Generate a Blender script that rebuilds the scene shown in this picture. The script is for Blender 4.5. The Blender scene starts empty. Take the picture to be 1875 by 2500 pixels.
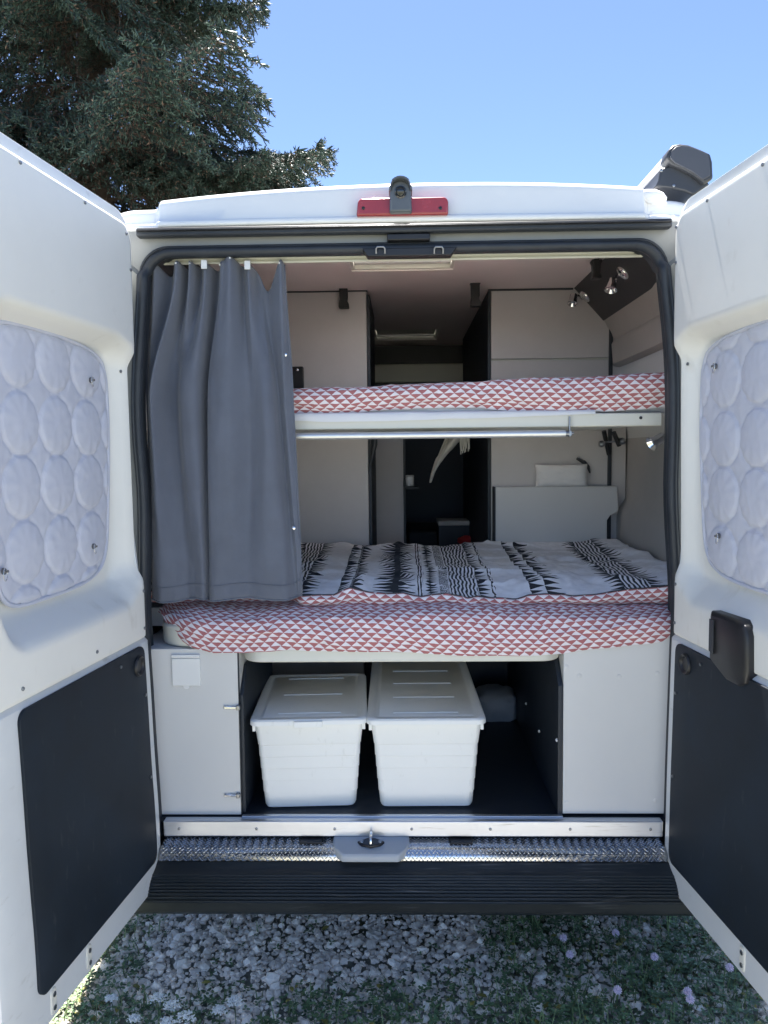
import bpy, bmesh, math, random
import numpy as np
from mathutils import Vector, Matrix, noise

R = math.radians
rng = np.random.default_rng(7)
random.seed(7)
SC = bpy.context.scene
COL = SC.collection

# ------------------------------------------------------------------ camera
F, CX, CY = 1878.0, 937.5, 1250.0          # measured on the 1875 x 2500 photograph
CAM = np.array([0.0, -2.31, 1.65])
_yaw, _pitch, _roll = R(1.39), R(4.17), R(0.6)
_fw = np.array([-math.sin(_yaw)*math.cos(_pitch), math.cos(_yaw)*math.cos(_pitch), -math.sin(_pitch)])
_r = np.cross(_fw, [0, 0, 1.0]); _r /= np.linalg.norm(_r)
_u = np.cross(_r, _fw)
_R = _r*math.cos(_roll) - _u*math.sin(_roll)
_U = _u*math.cos(_roll) + _r*math.sin(_roll)
cam_d = bpy.data.cameras.new('camera')
cam_d.sensor_fit = 'VERTICAL'
cam_d.sensor_height = 36.0
cam_d.lens = 36.0*F/2500.0
cam_d.clip_start = 0.02
cam_d.clip_end = 2000
cam = bpy.data.objects.new('camera', cam_d)
COL.objects.link(cam)
cam.matrix_world = Matrix(((_R[0], _U[0], -_fw[0], CAM[0]), (_R[1], _U[1], -_fw[1], CAM[1]), (_R[2], _U[2], -_fw[2], CAM[2]), (0, 0, 0, 1)))
SC.camera = cam

# ------------------------------------------------------------------ light
SUN_EL, SUN_AZ = 68.0, -8.6               # azimuth: degrees from +Y, negative = left
world = bpy.data.worlds.new('World'); SC.world = world
world.use_nodes = True
wn = world.node_tree.nodes; wl = world.node_tree.links
bg = wn['Background']
sky = wn.new('ShaderNodeTexSky')
sky.sky_type = 'NISHITA'
sky.sun_disc = False
sky.sun_elevation = R(SUN_EL)
sky.sun_rotation = R(SUN_AZ)
sky.altitude = 600
sky.air_density = 0.45
sky.dust_density = 0.18
sky.ozone_density = 1.5
wl.new(sky.outputs[0], bg.inputs[0])
bg.inputs[1].default_value = 0.068
sun_d = bpy.data.lights.new('sun', 'SUN')
sun_d.energy = 4.3
sun_d.angle = R(0.53)
sun_d.color = (1.0, 0.965, 0.92)
sun = bpy.data.objects.new('sun', sun_d); COL.objects.link(sun)
_s = Vector((math.sin(R(SUN_AZ))*math.cos(R(SUN_EL)), math.cos(R(SUN_AZ))*math.cos(R(SUN_EL)), math.sin(R(SUN_EL))))
sun.rotation_euler = _s.to_track_quat('Z', 'Y').to_euler()
sun.location = (-4, 8, 20)
SC.view_settings.view_transform = 'Standard'
SC.view_settings.look = 'None'
SC.view_settings.gamma = 1.0
SC.view_settings.use_curve_mapping = False
SC.view_settings.exposure = 2.55

# ------------------------------------------------------------------ measuring helpers (photo pixel -> point on a known plane)
def ray(x, y): return _fw + _R*((x-CX)/F) - _U*((y-CY)/F)
def at(x, y, Y):
    d = ray(x, y); return CAM + d*((Y-CAM[1])/d[1])
def atz(x, y, z):
    d = ray(x, y); return CAM + d*((z-CAM[2])/d[2])
def X_(x, y, Y): return float(at(x, y, Y)[0])
def Z_(x, y, Y): return float(at(x, y, Y)[2])

# ------------------------------------------------------------------ node expressions
class N:
    """a value in a node tree; arithmetic builds Math nodes"""
    def __init__(s, nt, v): s.nt, s.v = nt, v
    def m(s, op, *a):
        n = s.nt.nodes.new('ShaderNodeMath'); n.operation = op
        for i, x in enumerate((s,)+a):
            x = x.v if isinstance(x, N) else x
            if isinstance(x, (int, float)): n.inputs[i].default_value = x
            else: s.nt.links.new(x, n.inputs[i])
        return N(s.nt, n.outputs[0])
    def __add__(s, o): return s.m('ADD', o)
    __radd__ = __add__
    def __sub__(s, o): return s.m('SUBTRACT', o)
    def __rsub__(s, o): return N(s.nt, o).m('SUBTRACT', s) if isinstance(o, N) else s*(-1)+o
    def __mul__(s, o): return s.m('MULTIPLY', o)
    __rmul__ = __mul__
    def __truediv__(s, o): return s.m('DIVIDE', o)
    def lt(s, o): return s.m('LESS_THAN', o)
    def gt(s, o): return s.m('GREATER_THAN', o)
    def fr(s): return s.m('FRACT')
    def fl(s): return s.m('FLOOR')
    def ab(s): return s.m('ABSOLUTE')
    def sin(s): return s.m('SINE')
    def mn(s, o): return s.m('MINIMUM', o)
    def mx(s, o): return s.m('MAXIMUM', o)
    def mod(s, o): return s.m('FLOORED_MODULO', o)
    def rnd(s): return ((s*12.9898 + 4.1).sin()*43758.5453).fr()

MATS = {}
def mat(name, col, rough=0.5, metal=0.0, coat=0.0, spec=0.5, noise_col=0.0, noise_scale=8.0, bump=0.0, bump_scale=200.0, stretch=None, trans=0.0, sheen=0.0, island=0.0, coat_rough=0.08):
    m = bpy.data.materials.new(name); m.use_nodes = True
    nt = m.node_tree; b = nt.nodes['Principled BSDF']
    b.inputs['Base Color'].default_value = (*col, 1)
    b.inputs['Roughness'].default_value = rough
    b.inputs['Metallic'].default_value = metal
    b.inputs['Coat Weight'].default_value = coat
    b.inputs['Coat Roughness'].default_value = coat_rough
    b.inputs['Specular IOR Level'].default_value = spec
    b.inputs['Transmission Weight'].default_value = trans
    b.inputs['Sheen Weight'].default_value = sheen
    tc = None
    if noise_col or bump:
        tc = nt.nodes.new('ShaderNodeTexCoord')
        src = tc.outputs['Object']
        if stretch:
            mp = nt.nodes.new('ShaderNodeMapping'); mp.inputs['Scale'].default_value = stretch
            nt.links.new(src, mp.inputs[0]); src = mp.outputs[0]
    if noise_col:
        nz = nt.nodes.new('ShaderNodeTexNoise'); nz.inputs['Scale'].default_value = noise_scale; nz.inputs['Detail'].default_value = 6
        nz.inputs['Roughness'].default_value = 0.65
        nt.links.new(src, nz.inputs['Vector'])
        mr = nt.nodes.new('ShaderNodeMapRange'); mr.inputs['From Min'].default_value = 0.25; mr.inputs['From Max'].default_value = 0.75
        mr.inputs['To Min'].default_value = 1-noise_col; mr.inputs['To Max'].default_value = 1+noise_col
        nt.links.new(nz.outputs[0], mr.inputs[0])
        mx = nt.nodes.new('ShaderNodeMix'); mx.data_type = 'RGBA'; mx.blend_type = 'MULTIPLY'; mx.inputs[0].default_value = 1
        mx.inputs[6].default_value = (*col, 1); nt.links.new(mr.outputs[0], mx.inputs[7]); nt.links.new(mx.outputs[2], b.inputs['Base Color'])
        rr = nt.nodes.new('ShaderNodeMapRange'); rr.inputs['To Min'].default_value = max(0, rough-0.09); rr.inputs['To Max'].default_value = min(1, rough+0.09)
        nt.links.new(nz.outputs[0], rr.inputs[0]); nt.links.new(rr.outputs[0], b.inputs['Roughness'])
    if island:
        g = nt.nodes.new('ShaderNodeNewGeometry')
        mr = nt.nodes.new('ShaderNodeMapRange'); mr.inputs['To Min'].default_value = 1-island; mr.inputs['To Max'].default_value = 1+island
        nt.links.new(g.outputs['Random Per Island'], mr.inputs[0])
        mx = nt.nodes.new('ShaderNodeMix'); mx.data_type = 'RGBA'; mx.blend_type = 'MULTIPLY'; mx.inputs[0].default_value = 1
        mx.inputs[6].default_value = (*col, 1); nt.links.new(mr.outputs[0], mx.inputs[7]); nt.links.new(mx.outputs[2], b.inputs['Base Color'])
    if bump:
        nz = nt.nodes.new('ShaderNodeTexNoise'); nz.inputs['Scale'].default_value = bump_scale; nz.inputs['Detail'].default_value = 3
        nt.links.new(src, nz.inputs['Vector'])
        bp = nt.nodes.new('ShaderNodeBump'); bp.inputs['Strength'].default_value = bump; bp.inputs['Distance'].default_value = 0.002
        nt.links.new(nz.outputs[0], bp.inputs['Height']); nt.links.new(bp.outputs[0], b.inputs['Normal'])
    MATS[name] = m
    return m

WHITE = mat('white_paint', (.79, .795, .79), .3, coat=.6, noise_col=.03, noise_scale=3)
DOORP = mat('door_steel_paint', (.66, .68, .69), .34, coat=.4, noise_col=.05, noise_scale=5)
TRIM = mat('trim_plastic', (.80, .79, .745), .42, noise_col=.035, noise_scale=3, bump=.04, bump_scale=600)
BOARD = mat('black_door_board', (.010, .017, .027), .6, spec=.35, noise_col=.45, noise_scale=4, bump=.15, bump_scale=500)
RUBBER = mat('black_rubber', (.028, .033, .041), .5, noise_col=.3, noise_scale=12)
BLACKP = mat('black_plastic', (.016, .016, .018), .4, noise_col=.2, noise_scale=15, bump=.1, bump_scale=700)
BUMP = mat('bumper_plastic', (.011, .016, .020), .48, noise_col=.45, noise_scale=6, bump=.2, bump_scale=400, stretch=(.25, 1, 1))
GREYM = mat('frame_grey_paint', (.27, .275, .265), .4, noise_col=.08, noise_scale=9)
LAMI = mat('grey_laminate', (.54, .52, .515), .5, noise_col=.05, noise_scale=6, bump=.05, bump_scale=500)
CUPB = mat('cupboard_laminate', (.66, .655, .645), .42, noise_col=.02, noise_scale=3, bump=.04, bump_scale=500)
LAMIW = mat('pale_laminate', (.58, .575, .56), .45, noise_col=.02, noise_scale=4)
CREAM = mat('cream_board', (.70, .69, .62), .4, noise_col=.02, noise_scale=6)
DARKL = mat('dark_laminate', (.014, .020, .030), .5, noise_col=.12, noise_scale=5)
OVER = mat('overhead_charcoal', (.045, .045, .05), .55, noise_col=.1, noise_scale=10)
FELT = mat('wall_lining', (.46, .44, .42), .75, noise_col=.05, noise_scale=9, bump=.1, bump_scale=900)
CEIL = mat('ceiling_lining', (.84, .76, .74), .7, noise_col=.03, noise_scale=6)
ALU = mat('aluminium', (.66, .69, .75), .36, metal=.9, noise_col=.06, noise_scale=9, stretch=(.15, 3, 3))
TREADM = mat('tread_aluminium', (.62, .63, .65), .24, metal=1, noise_col=.12, noise_scale=20)
RODM = mat('rod_aluminium', (.75, .75, .74), .36, metal=.7, noise_col=.05)
CHROME = mat('chrome', (.8, .8, .8), .12, metal=1)
STEEL = mat('screw_steel', (.30, .31, .33), .3, metal=1)
BOXP = mat('white_box_plastic', (.90, .90, .87), .38, noise_col=.015, noise_scale=5)
RAILP = mat('rail_plastic', (.72, .71, .62), .4)
WPLAS = mat('white_plastic', (.80, .80, .79), .35)
CURT = mat('curtain_cloth', (.125, .14, .18), .85, noise_col=.13, noise_scale=7, bump=.5, bump_scale=650, sheen=.25)
QUILT = mat('quilt_fabric', (.56, .575, .66), .55, noise_col=.03, noise_scale=7, bump=.15, bump_scale=600, sheen=.15)
SHEET = mat('white_sheet', (.76, .76, .78), .8, noise_col=.03, noise_scale=10)
PILLOW = mat('pillow_cloth', (.74, .73, .72), .85, noise_col=.04, noise_scale=10)
TOWEL = mat('towel_cloth', (.55, .53, .49), .9, noise_col=.15, noise_scale=30, bump=.4, bump_scale=300)
BAGM = mat('bag_white', (.33, .36, .40), .6, noise_col=.1, noise_scale=9)
REDL = mat('red_lens', (.33, .035, .04), .25, coat=.6, noise_col=.1, noise_scale=20)
REDC = mat('red_cloth', (.35, .02, .03), .7)
CAMG = mat('camera_housing', (.10, .11, .12), .35, coat=.2)
AWN = mat('awning_cap', (.035, .038, .045), .42, noise_col=.15, noise_scale=14)
AWNC = mat('awning_case', (.44, .44, .45), .35, noise_col=.1)
BRISTLE = mat('white_fluff', (.8, .8, .8), .9)
TYRE = mat('tyre_rubber', (.012, .012, .012), .8)
GLASSD = mat('dark_glass', (.01, .012, .014), .06, coat=.5)
BARK = mat('spruce_bark', (.09, .065, .05), .9, noise_col=.4, noise_scale=12, bump=.8, bump_scale=30)
STONE = mat('gravel_stone', (.90, .80, .68), .85, island=.34)
BLADE = mat('grass_blade', (.15, .20, .08), .6, island=.5)
LEAFM = mat('clover_leaf', (.12, .19, .085), .6, island=.45)
YLEAF = mat('yellow_leaf', (.30, .26, .06), .6, island=.3)
PETAL = mat('pink_petal', (.80, .68, .78), .6, island=.15)
UMBEL = mat('white_floret', (.85, .86, .82), .7, island=.15)
STEMM = mat('stem_green', (.07, .11, .04), .6)

def scuffs(m, base, col, stretch, lo, hi, scale):
    nt = m.node_tree; b = nt.nodes['Principled BSDF']
    tc = nt.nodes.new('ShaderNodeTexCoord'); mp = nt.nodes.new('ShaderNodeMapping'); mp.inputs['Scale'].default_value = stretch
    nt.links.new(tc.outputs['Object'], mp.inputs[0])
    n1 = nt.nodes.new('ShaderNodeTexNoise'); n1.inputs['Scale'].default_value = scale; n1.inputs['Detail'].default_value = 5; nt.links.new(mp.outputs[0], n1.inputs[0])
    n2 = nt.nodes.new('ShaderNodeTexNoise'); n2.inputs['Scale'].default_value = 2.5; n2.inputs['Detail'].default_value = 3; nt.links.new(tc.outputs['Object'], n2.inputs[0])
    k = N(nt, n1.outputs[0])*0.75 + N(nt, n2.outputs[0])*0.25
    mr = nt.nodes.new('ShaderNodeMapRange'); mr.inputs['From Min'].default_value = lo; mr.inputs['From Max'].default_value = hi; nt.links.new(k.v, mr.inputs[0])
    mx = nt.nodes.new('ShaderNodeMix'); mx.data_type = 'RGBA'; nt.links.new(mr.outputs[0], mx.inputs[0])
    old = b.inputs['Base Color'].links
    if old: nt.links.new(old[0].from_socket, mx.inputs[6])
    else: mx.inputs[6].default_value = (*base, 1)
    mx.inputs[7].default_value = (*col, 1); nt.links.new(mx.outputs[2], b.inputs['Base Color'])
scuffs(BUMP, (.011, .016, .020), (.09, .095, .10), (.8, 14, 14), .60, .74, 9)
scuffs(BOARD, (.01, .017, .027), (.055, .06, .065), (6, 9, 3), .62, .80, 5)
scuffs(DOORP, (.66, .68, .69), (.40, .39, .36), (3, 3, 6), .60, .80, 6)
scuffs(TRIM, (.8, .79, .745), (.62, .59, .52), (3, 4, 2), .60, .85, 5)
scuffs(BOXP, (.9, .9, .87), (.72, .71, .67), (8, 8, 3), .62, .85, 7)
scuffs(ALU, (.86, .87, .90), (.45, .46, .48), (2, 30, 30), .58, .75, 6)

def translucent(name, col):
    m = bpy.data.materials.new(name); m.use_nodes = True; nt = m.node_tree
    out = nt.nodes['Material Output']; b = nt.nodes['Principled BSDF']
    b.inputs['Base Color'].default_value = (*col, 1); b.inputs['Roughness'].default_value = .3
    t = nt.nodes.new('ShaderNodeBsdfTranslucent'); t.inputs[0].default_value = (*col, 1)
    mx = nt.nodes.new('ShaderNodeMixShader'); mx.inputs[0].default_value = .95
    nt.links.new(b.outputs[0], mx.inputs[1]); nt.links.new(t.outputs[0], mx.inputs[2]); nt.links.new(mx.outputs[0], out.inputs[0])
    return m
DOME = translucent('milky_acrylic', (.97, .92, .86))

def needles(name, col, tip):
    m = mat(name, col, .6, island=.55)
    return m
NEED = needles('spruce_needles', (.040, .068, .050), None)
NEEDB = needles('spruce_dry_twigs', (.13, .085, .06), None)

def pattern_base(name, rough=.85):
    m = bpy.data.materials.new(name); m.use_nodes = True; nt = m.node_tree
    b = nt.nodes['Principled BSDF']; b.inputs['Roughness'].default_value = rough; b.inputs['Specular IOR Level'].default_value = .2
    b.inputs['Sheen Weight'].default_value = .1
    uv = nt.nodes.new('ShaderNodeUVMap'); uv.uv_map = 'UVMap'
    sp = nt.nodes.new('ShaderNodeSeparateXYZ'); nt.links.new(uv.outputs[0], sp.inputs[0])
    nz = nt.nodes.new('ShaderNodeTexNoise'); nz.inputs['Scale'].default_value = 40; nt.links.new(uv.outputs[0], nz.inputs['Vector'])
    u = N(nt, sp.outputs[0]); v = N(nt, sp.outputs[1])
    return m, nt, b, u, v, N(nt, nz.outputs[0])
def two_tone(nt, b, mask, c0, c1, nz):
    mx = nt.nodes.new('ShaderNodeMix'); mx.data_type = 'RGBA'
    nt.links.new(mask.v, mx.inputs[0]); mx.inputs[6].default_value = (*c0, 1); mx.inputs[7].default_value = (*c1, 1)
    m2 = nt.nodes.new('ShaderNodeMix'); m2.data_type = 'RGBA'; m2.blend_type = 'MULTIPLY'; m2.inputs[0].default_value = 1
    g = nz*0.3 + 0.85
    nt.links.new(mx.outputs[2], m2.inputs[6]); nt.links.new(g.v, m2.inputs[7]); nt.links.new(m2.outputs[2], b.inputs['Base Color'])
    bp = nt.nodes.new('ShaderNodeBump'); bp.inputs['Strength'].default_value = .2; bp.inputs['Distance'].default_value = .003
    nt.links.new(nz.v, bp.inputs['Height']); nt.links.new(bp.outputs[0], b.inputs['Normal'])

def red_triangles():
    m, nt, b, u, v, nz = pattern_base('red_triangle_print')
    u = u + (nz-0.5)*0.004; v = v + (nz-0.5)*0.003
    h, w = .0146, .0345
    row = (v/h).fl(); fy = (v/h).fr()
    fx = (u/w + row*0.5 + row.rnd()*0.22).fr()
    tri = ((fx-0.5).ab()*2.0 + fy*1.04).lt(0.98)
    two_tone(nt, b, tri, (.42, .155, .16), (.80, .76, .80), nz)
    return m
REDT = red_triangles()

def tribal():
    m, nt, b, u, v, nz = pattern_base('black_stripe_print')
    u = u + (nz-0.5)*0.006
    def band(a, c): return u.gt(a)*u.lt(c)
    def tris(a, c, h, flip=False, seed=0.0, ph=0.0):         # a column of triangles pointing sideways
        t = (u-a)/(c-a)
        if flip: t = t*(-1)+1
        vv = v/h + ph
        f = (vv.fr()-0.5).ab()*2.0
        jag = (vv.fl()+seed).rnd()*0.35
        return band(a, c)*(t + f*1.0 - jag).lt(0.82)
    def lines(a, c, n, amp, freq, seed):                     # wobbly lines running towards the back
        t = (u-a)/(c-a)
        wob = (v*freq + seed).sin()*amp + (v*freq*2.7 + t*9.0).sin()*amp*0.6
        return band(a, c)*((t*n + wob).fr()).lt(0.5)
    def line(a, c): return band(a, c)*(((v*60).fr()).gt(.25))
    parts = []
    def J(a, k=1.0):                                           # triangles | lines | triangles
        parts.append(tris(a, a+.045*k, .030, True, 1)); parts.append(lines(a+.045*k, a+.125*k, 6, .17, 34, a)); parts.append(tris(a+.125*k, a+.18*k, .034, False, 3))
    J(-.455); J(.655); J(-.93)
    parts += [tris(-.205, -.165, .040, False, 2), tris(-.16, -.125, .040, False, 5, .5), line(-.167, -.160)]
    parts += [tris(-.60, -.56, .040, False, 2), tris(-.555, -.515, .040, False, 5, .5)]
    parts += [tris(-.095, -.03, .030, True, 4), band(-.032, -.012), tris(-.014, .042, .030, False, 6)]
    parts += [lines(.049, .068, 2, .1, 30, 0)]
    parts += [tris(.075, .092, .026, True, 8), tris(.090, .116, .026, False, 9)]
    parts += [lines(.122, .152, 2, .8, 150, 1)]
    parts += [lines(.156, .245, 7, .20, 36, 2)]
    parts += [tris(.247, .285, .032, False, 11), lines(.290, .302, 1, .2, 60, 3)]
    parts += [tris(.410, .455, .040, False, 12), tris(.458, .515, .040, False, 15, .5)]
    k = parts[0]
    for p in parts[1:]: k = k.mx(p)
    two_tone(nt, b, k, (.87, .86, .89), (.014, .017, .026), nz)
    return m
TRIBAL = tribal()

# ------------------------------------------------------------------ object helpers
WL = {}                                                     # world location of each object's origin
def P_of(parent): return WL[parent.name] if parent else Vector((0, 0, 0))
def thing(name, label, cat, loc=(0, 0, 0), group=None):
    o = bpy.data.objects.new(name, None); COL.objects.link(o); o.location = loc
    o.empty_display_size = .1
    WL[o.name] = Vector(loc); tag(o, label, cat, group)
    return o
def tag(o, label=None, cat=None, group=None, kind=None):
    if label: o['label'] = label
    if cat: o['category'] = cat
    if group: o['group'] = group
    if kind: o['kind'] = kind
    return o
def obj(name, verts, faces, m, parent=None, smooth=30, bevel=0, seg=2, uv=None, midx=None, origin=None, label=None):
    V = np.asarray(verts, dtype=float)
    if origin is None:
        lo, hi = V.min(0), V.max(0)
        origin = Vector(((lo[0]+hi[0])/2, (lo[1]+hi[1])/2, lo[2] if parent is None else (lo[2]+hi[2])/2))
    origin = Vector(origin)
    me = bpy.data.meshes.new(name)
    me.from_pydata((V-np.array(origin)).tolist(), [], [tuple(map(int, f)) for f in faces])
    for mm in (m if isinstance(m, (list, tuple)) else [m]): me.materials.append(mm)
    if midx is not None: me.polygons.foreach_set('material_index', np.asarray(midx, dtype=np.int32))
    if uv is not None:
        l = me.uv_layers.new(name='UVMap')
        li = np.empty(len(me.loops), dtype=np.int32); me.loops.foreach_get('vertex_index', li)
        l.data.foreach_set('uv', np.asarray(uv, dtype=np.float32)[li].ravel())
    if smooth:
        me.polygons.foreach_set('use_smooth', np.ones(len(me.polygons), dtype=bool))
        if smooth < 180: me.set_sharp_from_angle(angle=R(smooth))
    me.update()
    o = bpy.data.objects.new(name, me); COL.objects.link(o)
    o.location = origin - P_of(parent)
    if parent: o.parent = parent
    WL[o.name] = origin
    if bevel:
        b = o.modifiers.new('bevel', 'BEVEL'); b.width = bevel; b.segments = seg; b.limit_method = 'ANGLE'; b.angle_limit = R(40)
        b.harden_normals = False
        me.polygons.foreach_set('use_smooth', np.ones(len(me.polygons), dtype=bool))
        me.set_sharp_from_angle(angle=R(60))
    if label: o['label'] = label
    return o
def fixn(o):
    bm = bmesh.new(); bm.from_mesh(o.data); bmesh.ops.recalc_face_normals(bm, faces=bm.faces); bm.to_mesh(o.data); bm.free(); return o

class MB:
    def __init__(s): s.v = []; s.f = []
    def add(s, V, Fc):
        k = len(s.v); s.v += [tuple(map(float, p)) for p in V]; s.f += [tuple(i+k for i in f) for f in Fc]
    def box(s, x0, x1, y0, y1, z0, z1):
        s.add([(x0,y0,z0),(x1,y0,z0),(x1,y1,z0),(x0,y1,z0),(x0,y0,z1),(x1,y0,z1),(x1,y1,z1),(x0,y1,z1)],
              [(3,2,1,0),(4,5,6,7),(0,1,5,4),(1,2,6,5),(2,3,7,6),(3,0,4,7)])
        return s
    def prism(s, poly, axis, a, b):
        n = len(poly)
        def p3(p, t): return {'y': (p[0], t, p[1]), 'x': (t, p[0], p[1]), 'z': (p[0], p[1], t)}[axis]
        s.add([p3(p, a) for p in poly]+[p3(p, b) for p in poly],
              [tuple(range(n))[::-1], tuple(range(n, 2*n))]+[(i, (i+1) % n, n+(i+1) % n, n+i) for i in range(n)])
        return s
    def tube(s, pts, r, res=8, closed=False):
        pts = [Vector(p) for p in pts]; n = len(pts); rings = []
        up = Vector((0, 0, 1)); prev = None
        for i in range(n):
            t = (pts[(i+1) % n]-pts[i-1]) if closed else (pts[min(i+1, n-1)]-pts[max(i-1, 0)])
            t.normalize()
            if prev is None:
                a = t.cross(up)
                if a.length < 1e-3: a = t.cross(Vector((1, 0, 0)))
            else: a = prev - t*prev.dot(t)
            a.normalize(); prev = a; b = t.cross(a)
            rr = r[i] if isinstance(r, (list, tuple)) else r
            rings.append([pts[i]+a*math.cos(2*math.pi*k/res)*rr+b*math.sin(2*math.pi*k/res)*rr for k in range(res)])
        V = [p for q in rings for p in q]; Fc = []
        for i in range(n if closed else n-1):
            j = (i+1) % n
            for k in range(res): Fc.append((i*res+k, i*res+(k+1) % res, j*res+(k+1) % res, j*res+k))
        if not closed: Fc += [tuple(range(res))[::-1], tuple((n-1)*res+k for k in range(res))]
        s.add(V, Fc); return s
    def lathe(s, prof, c, axis, res=20):                    # prof: (radius, height along axis)
        ax = Vector(axis).normalized(); a = ax.orthogonal().normalized(); b = ax.cross(a); c = Vector(c)
        V = []; Fc = []
        for (r, h) in prof:
            for k in range(res):
                t = 2*math.pi*k/res; V.append(c+ax*h+a*math.cos(t)*r+b*math.sin(t)*r)
        for i in range(len(prof)-1):
            for k in range(res): Fc.append((i*res+k, i*res+(k+1) % res, (i+1)*res+(k+1) % res, (i+1)*res+k))
        Fc += [tuple(range(res))[::-1], tuple((len(prof)-1)*res+k for k in range(res))]
        s.add(V, Fc); return s
    def build(s, name, m, parent=None, fix=True, **k):
        o = obj(name, s.v, s.f, m, parent, **k)
        return fixn(o) if fix else o
def box(name, x0, x1, y0, y1, z0, z1, m, parent=None, bevel=.002, **k):
    return MB().box(x0, x1, y0, y1, z0, z1).build(name, m, parent, bevel=bevel, fix=False, **k)
def rrect(x0, x1, y0, y1, r, n=6, corners=(1, 1, 1, 1)):
    out = []
    for (cx, cy, a0, on) in ((x1-r, y1-r, 0, corners[0]), (x0+r, y1-r, 90, corners[1]), (x0+r, y0+r, 180, corners[2]), (x1-r, y0+r, 270, corners[3])):
        if not on:
            out.append((cx+r*(1 if a0 in (0, 270) else -1), cy+r*(1 if a0 in (0, 90) else -1))); continue
        for k in range(n+1):
            t = R(a0+90*k/n); out.append((cx+r*math.cos(t), cy+r*math.sin(t)))
    return out
def catmull(pts, n, closed=True):
    pts = [np.array(p, float) for p in pts]; out = []; m = len(pts)
    for i in range(m if closed else m-1):
        g = lambda k: pts[k % m] if closed else pts[min(max(k, 0), m-1)]
        a, b, c, d = g(i-1), g(i), g(i+1), g(i+2)
        for j in range(n):
            t = j/n
            out.append(.5*((2*b)+(c-a)*t+(2*a-5*b+4*c-d)*t*t+(3*b-a-3*c+d)*t**3))
    if not closed: out.append(pts[-1])
    return out
def sstep(x): x = np.clip(x, 0, 1); return x*x*(3-2*x)
def grid_faces(nx, ny):                                     # vertices stored row by row, nx per row
    return [(j*nx+i, j*nx+i+1, (j+1)*nx+i+1, (j+1)*nx+i) for j in range(ny-1) for i in range(nx-1)]
def copy_part(o, parent, loc, name=None, rot=None):
    c = o.copy(); COL.objects.link(c); c.parent = parent; c.location = Vector(loc)-P_of(parent); WL[c.name] = Vector(loc)
    if rot is not None: c.rotation_euler = rot
    return c
def nz3(x, y, z): return noise.noise((x, y, z))

# ================================================================== GROUND
def make_ground():
    xs = np.concatenate([[-300, -60, -15, -5], np.linspace(-2.5, 2.5, 60), [5, 15, 60, 300]])
    ys = np.concatenate([[-300, -60, -15, -5], np.linspace(-2.5, 2.5, 60), [6, 15, 60, 300]])
    V = [(x, y, .012*nz3(x*2, y*2, 0) if abs(x) < 2.6 and abs(y) < 2.6 else 0) for y in ys for x in xs]
    m = bpy.data.materials.new('stony_soil'); m.use_nodes = True; nt = m.node_tree; b = nt.nodes['Principled BSDF']; b.inputs['Roughness'].default_value = .95
    tc = nt.nodes.new('ShaderNodeTexCoord')
    n1 = nt.nodes.new('ShaderNodeTexNoise'); n1.inputs['Scale'].default_value = .35; n1.inputs['Detail'].default_value = 8
    n2 = nt.nodes.new('ShaderNodeTexNoise'); n2.inputs['Scale'].default_value = 45; n2.inputs['Detail'].default_value = 6
    nt.links.new(tc.outputs['Object'], n1.inputs[0]); nt.links.new(tc.outputs['Object'], n2.inputs[0])
    r1 = nt.nodes.new('ShaderNodeValToRGB'); r1.color_ramp.elements[0].color = (.12, .13, .065, 1); r1.color_ramp.elements[1].color = (.40, .395, .36, 1)
    r1.color_ramp.elements[0].position = .42; r1.color_ramp.elements[1].position = .58
    nt.links.new(n1.outputs[0], r1.inputs[0])
    mx = nt.nodes.new('ShaderNodeMix'); mx.data_type = 'RGBA'; mx.blend_type = 'MULTIPLY'; mx.inputs[0].default_value = .8
    r2 = nt.nodes.new('ShaderNodeValToRGB'); r2.color_ramp.elements[0].color = (.35, .33, .3, 1); r2.color_ramp.elements[1].color = (1.1, 1.1, 1.1, 1)
    r2.color_ramp.elements[0].position = .35; r2.color_ramp.elements[1].position = .65
    nt.links.new(n2.outputs[0], r2.inputs[0]); nt.links.new(r1.outputs[0], mx.inputs[6]); nt.links.new(r2.outputs[0], mx.inputs[7]); nt.links.new(mx.outputs[2], b.inputs['Base Color'])
    bp = nt.nodes.new('ShaderNodeBump'); bp.inputs['Strength'].default_value = .6; bp.inputs['Distance'].default_value = .01
    nt.links.new(n2.outputs[0], bp.inputs['Height']); nt.links.new(bp.outputs[0], b.inputs['Normal'])
    o = obj('ground', V, grid_faces(len(xs), len(ys)), m, smooth=180, origin=(0, 0, 0)); tag(o, kind='structure')
make_ground()

def gz(x, y): return .012*nz3(x*2, y*2, 0) if abs(x) < 2.6 and abs(y) < 2.6 else 0.0
def weed(x, y):                                             # how overgrown the gravel is, 0..1
    n = .5+.5*nz3(x*3.1+5, y*3.1, 1)+.35*nz3(x*9, y*9, 4)
    right = sstep((x-.16+.12*nz3(x*4, y*4, 9))/.30)
    front = sstep((.0-y+.10*nz3(x*5, y*5, 2))/.12)
    left = sstep((-.80-x)/.2)
    return float(min(1, max(right*.95, left*.8, front*.75)*.75+.25*max(0, n-.55)*2)*sstep(np.array((n-.05)*1.8)))

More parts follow.
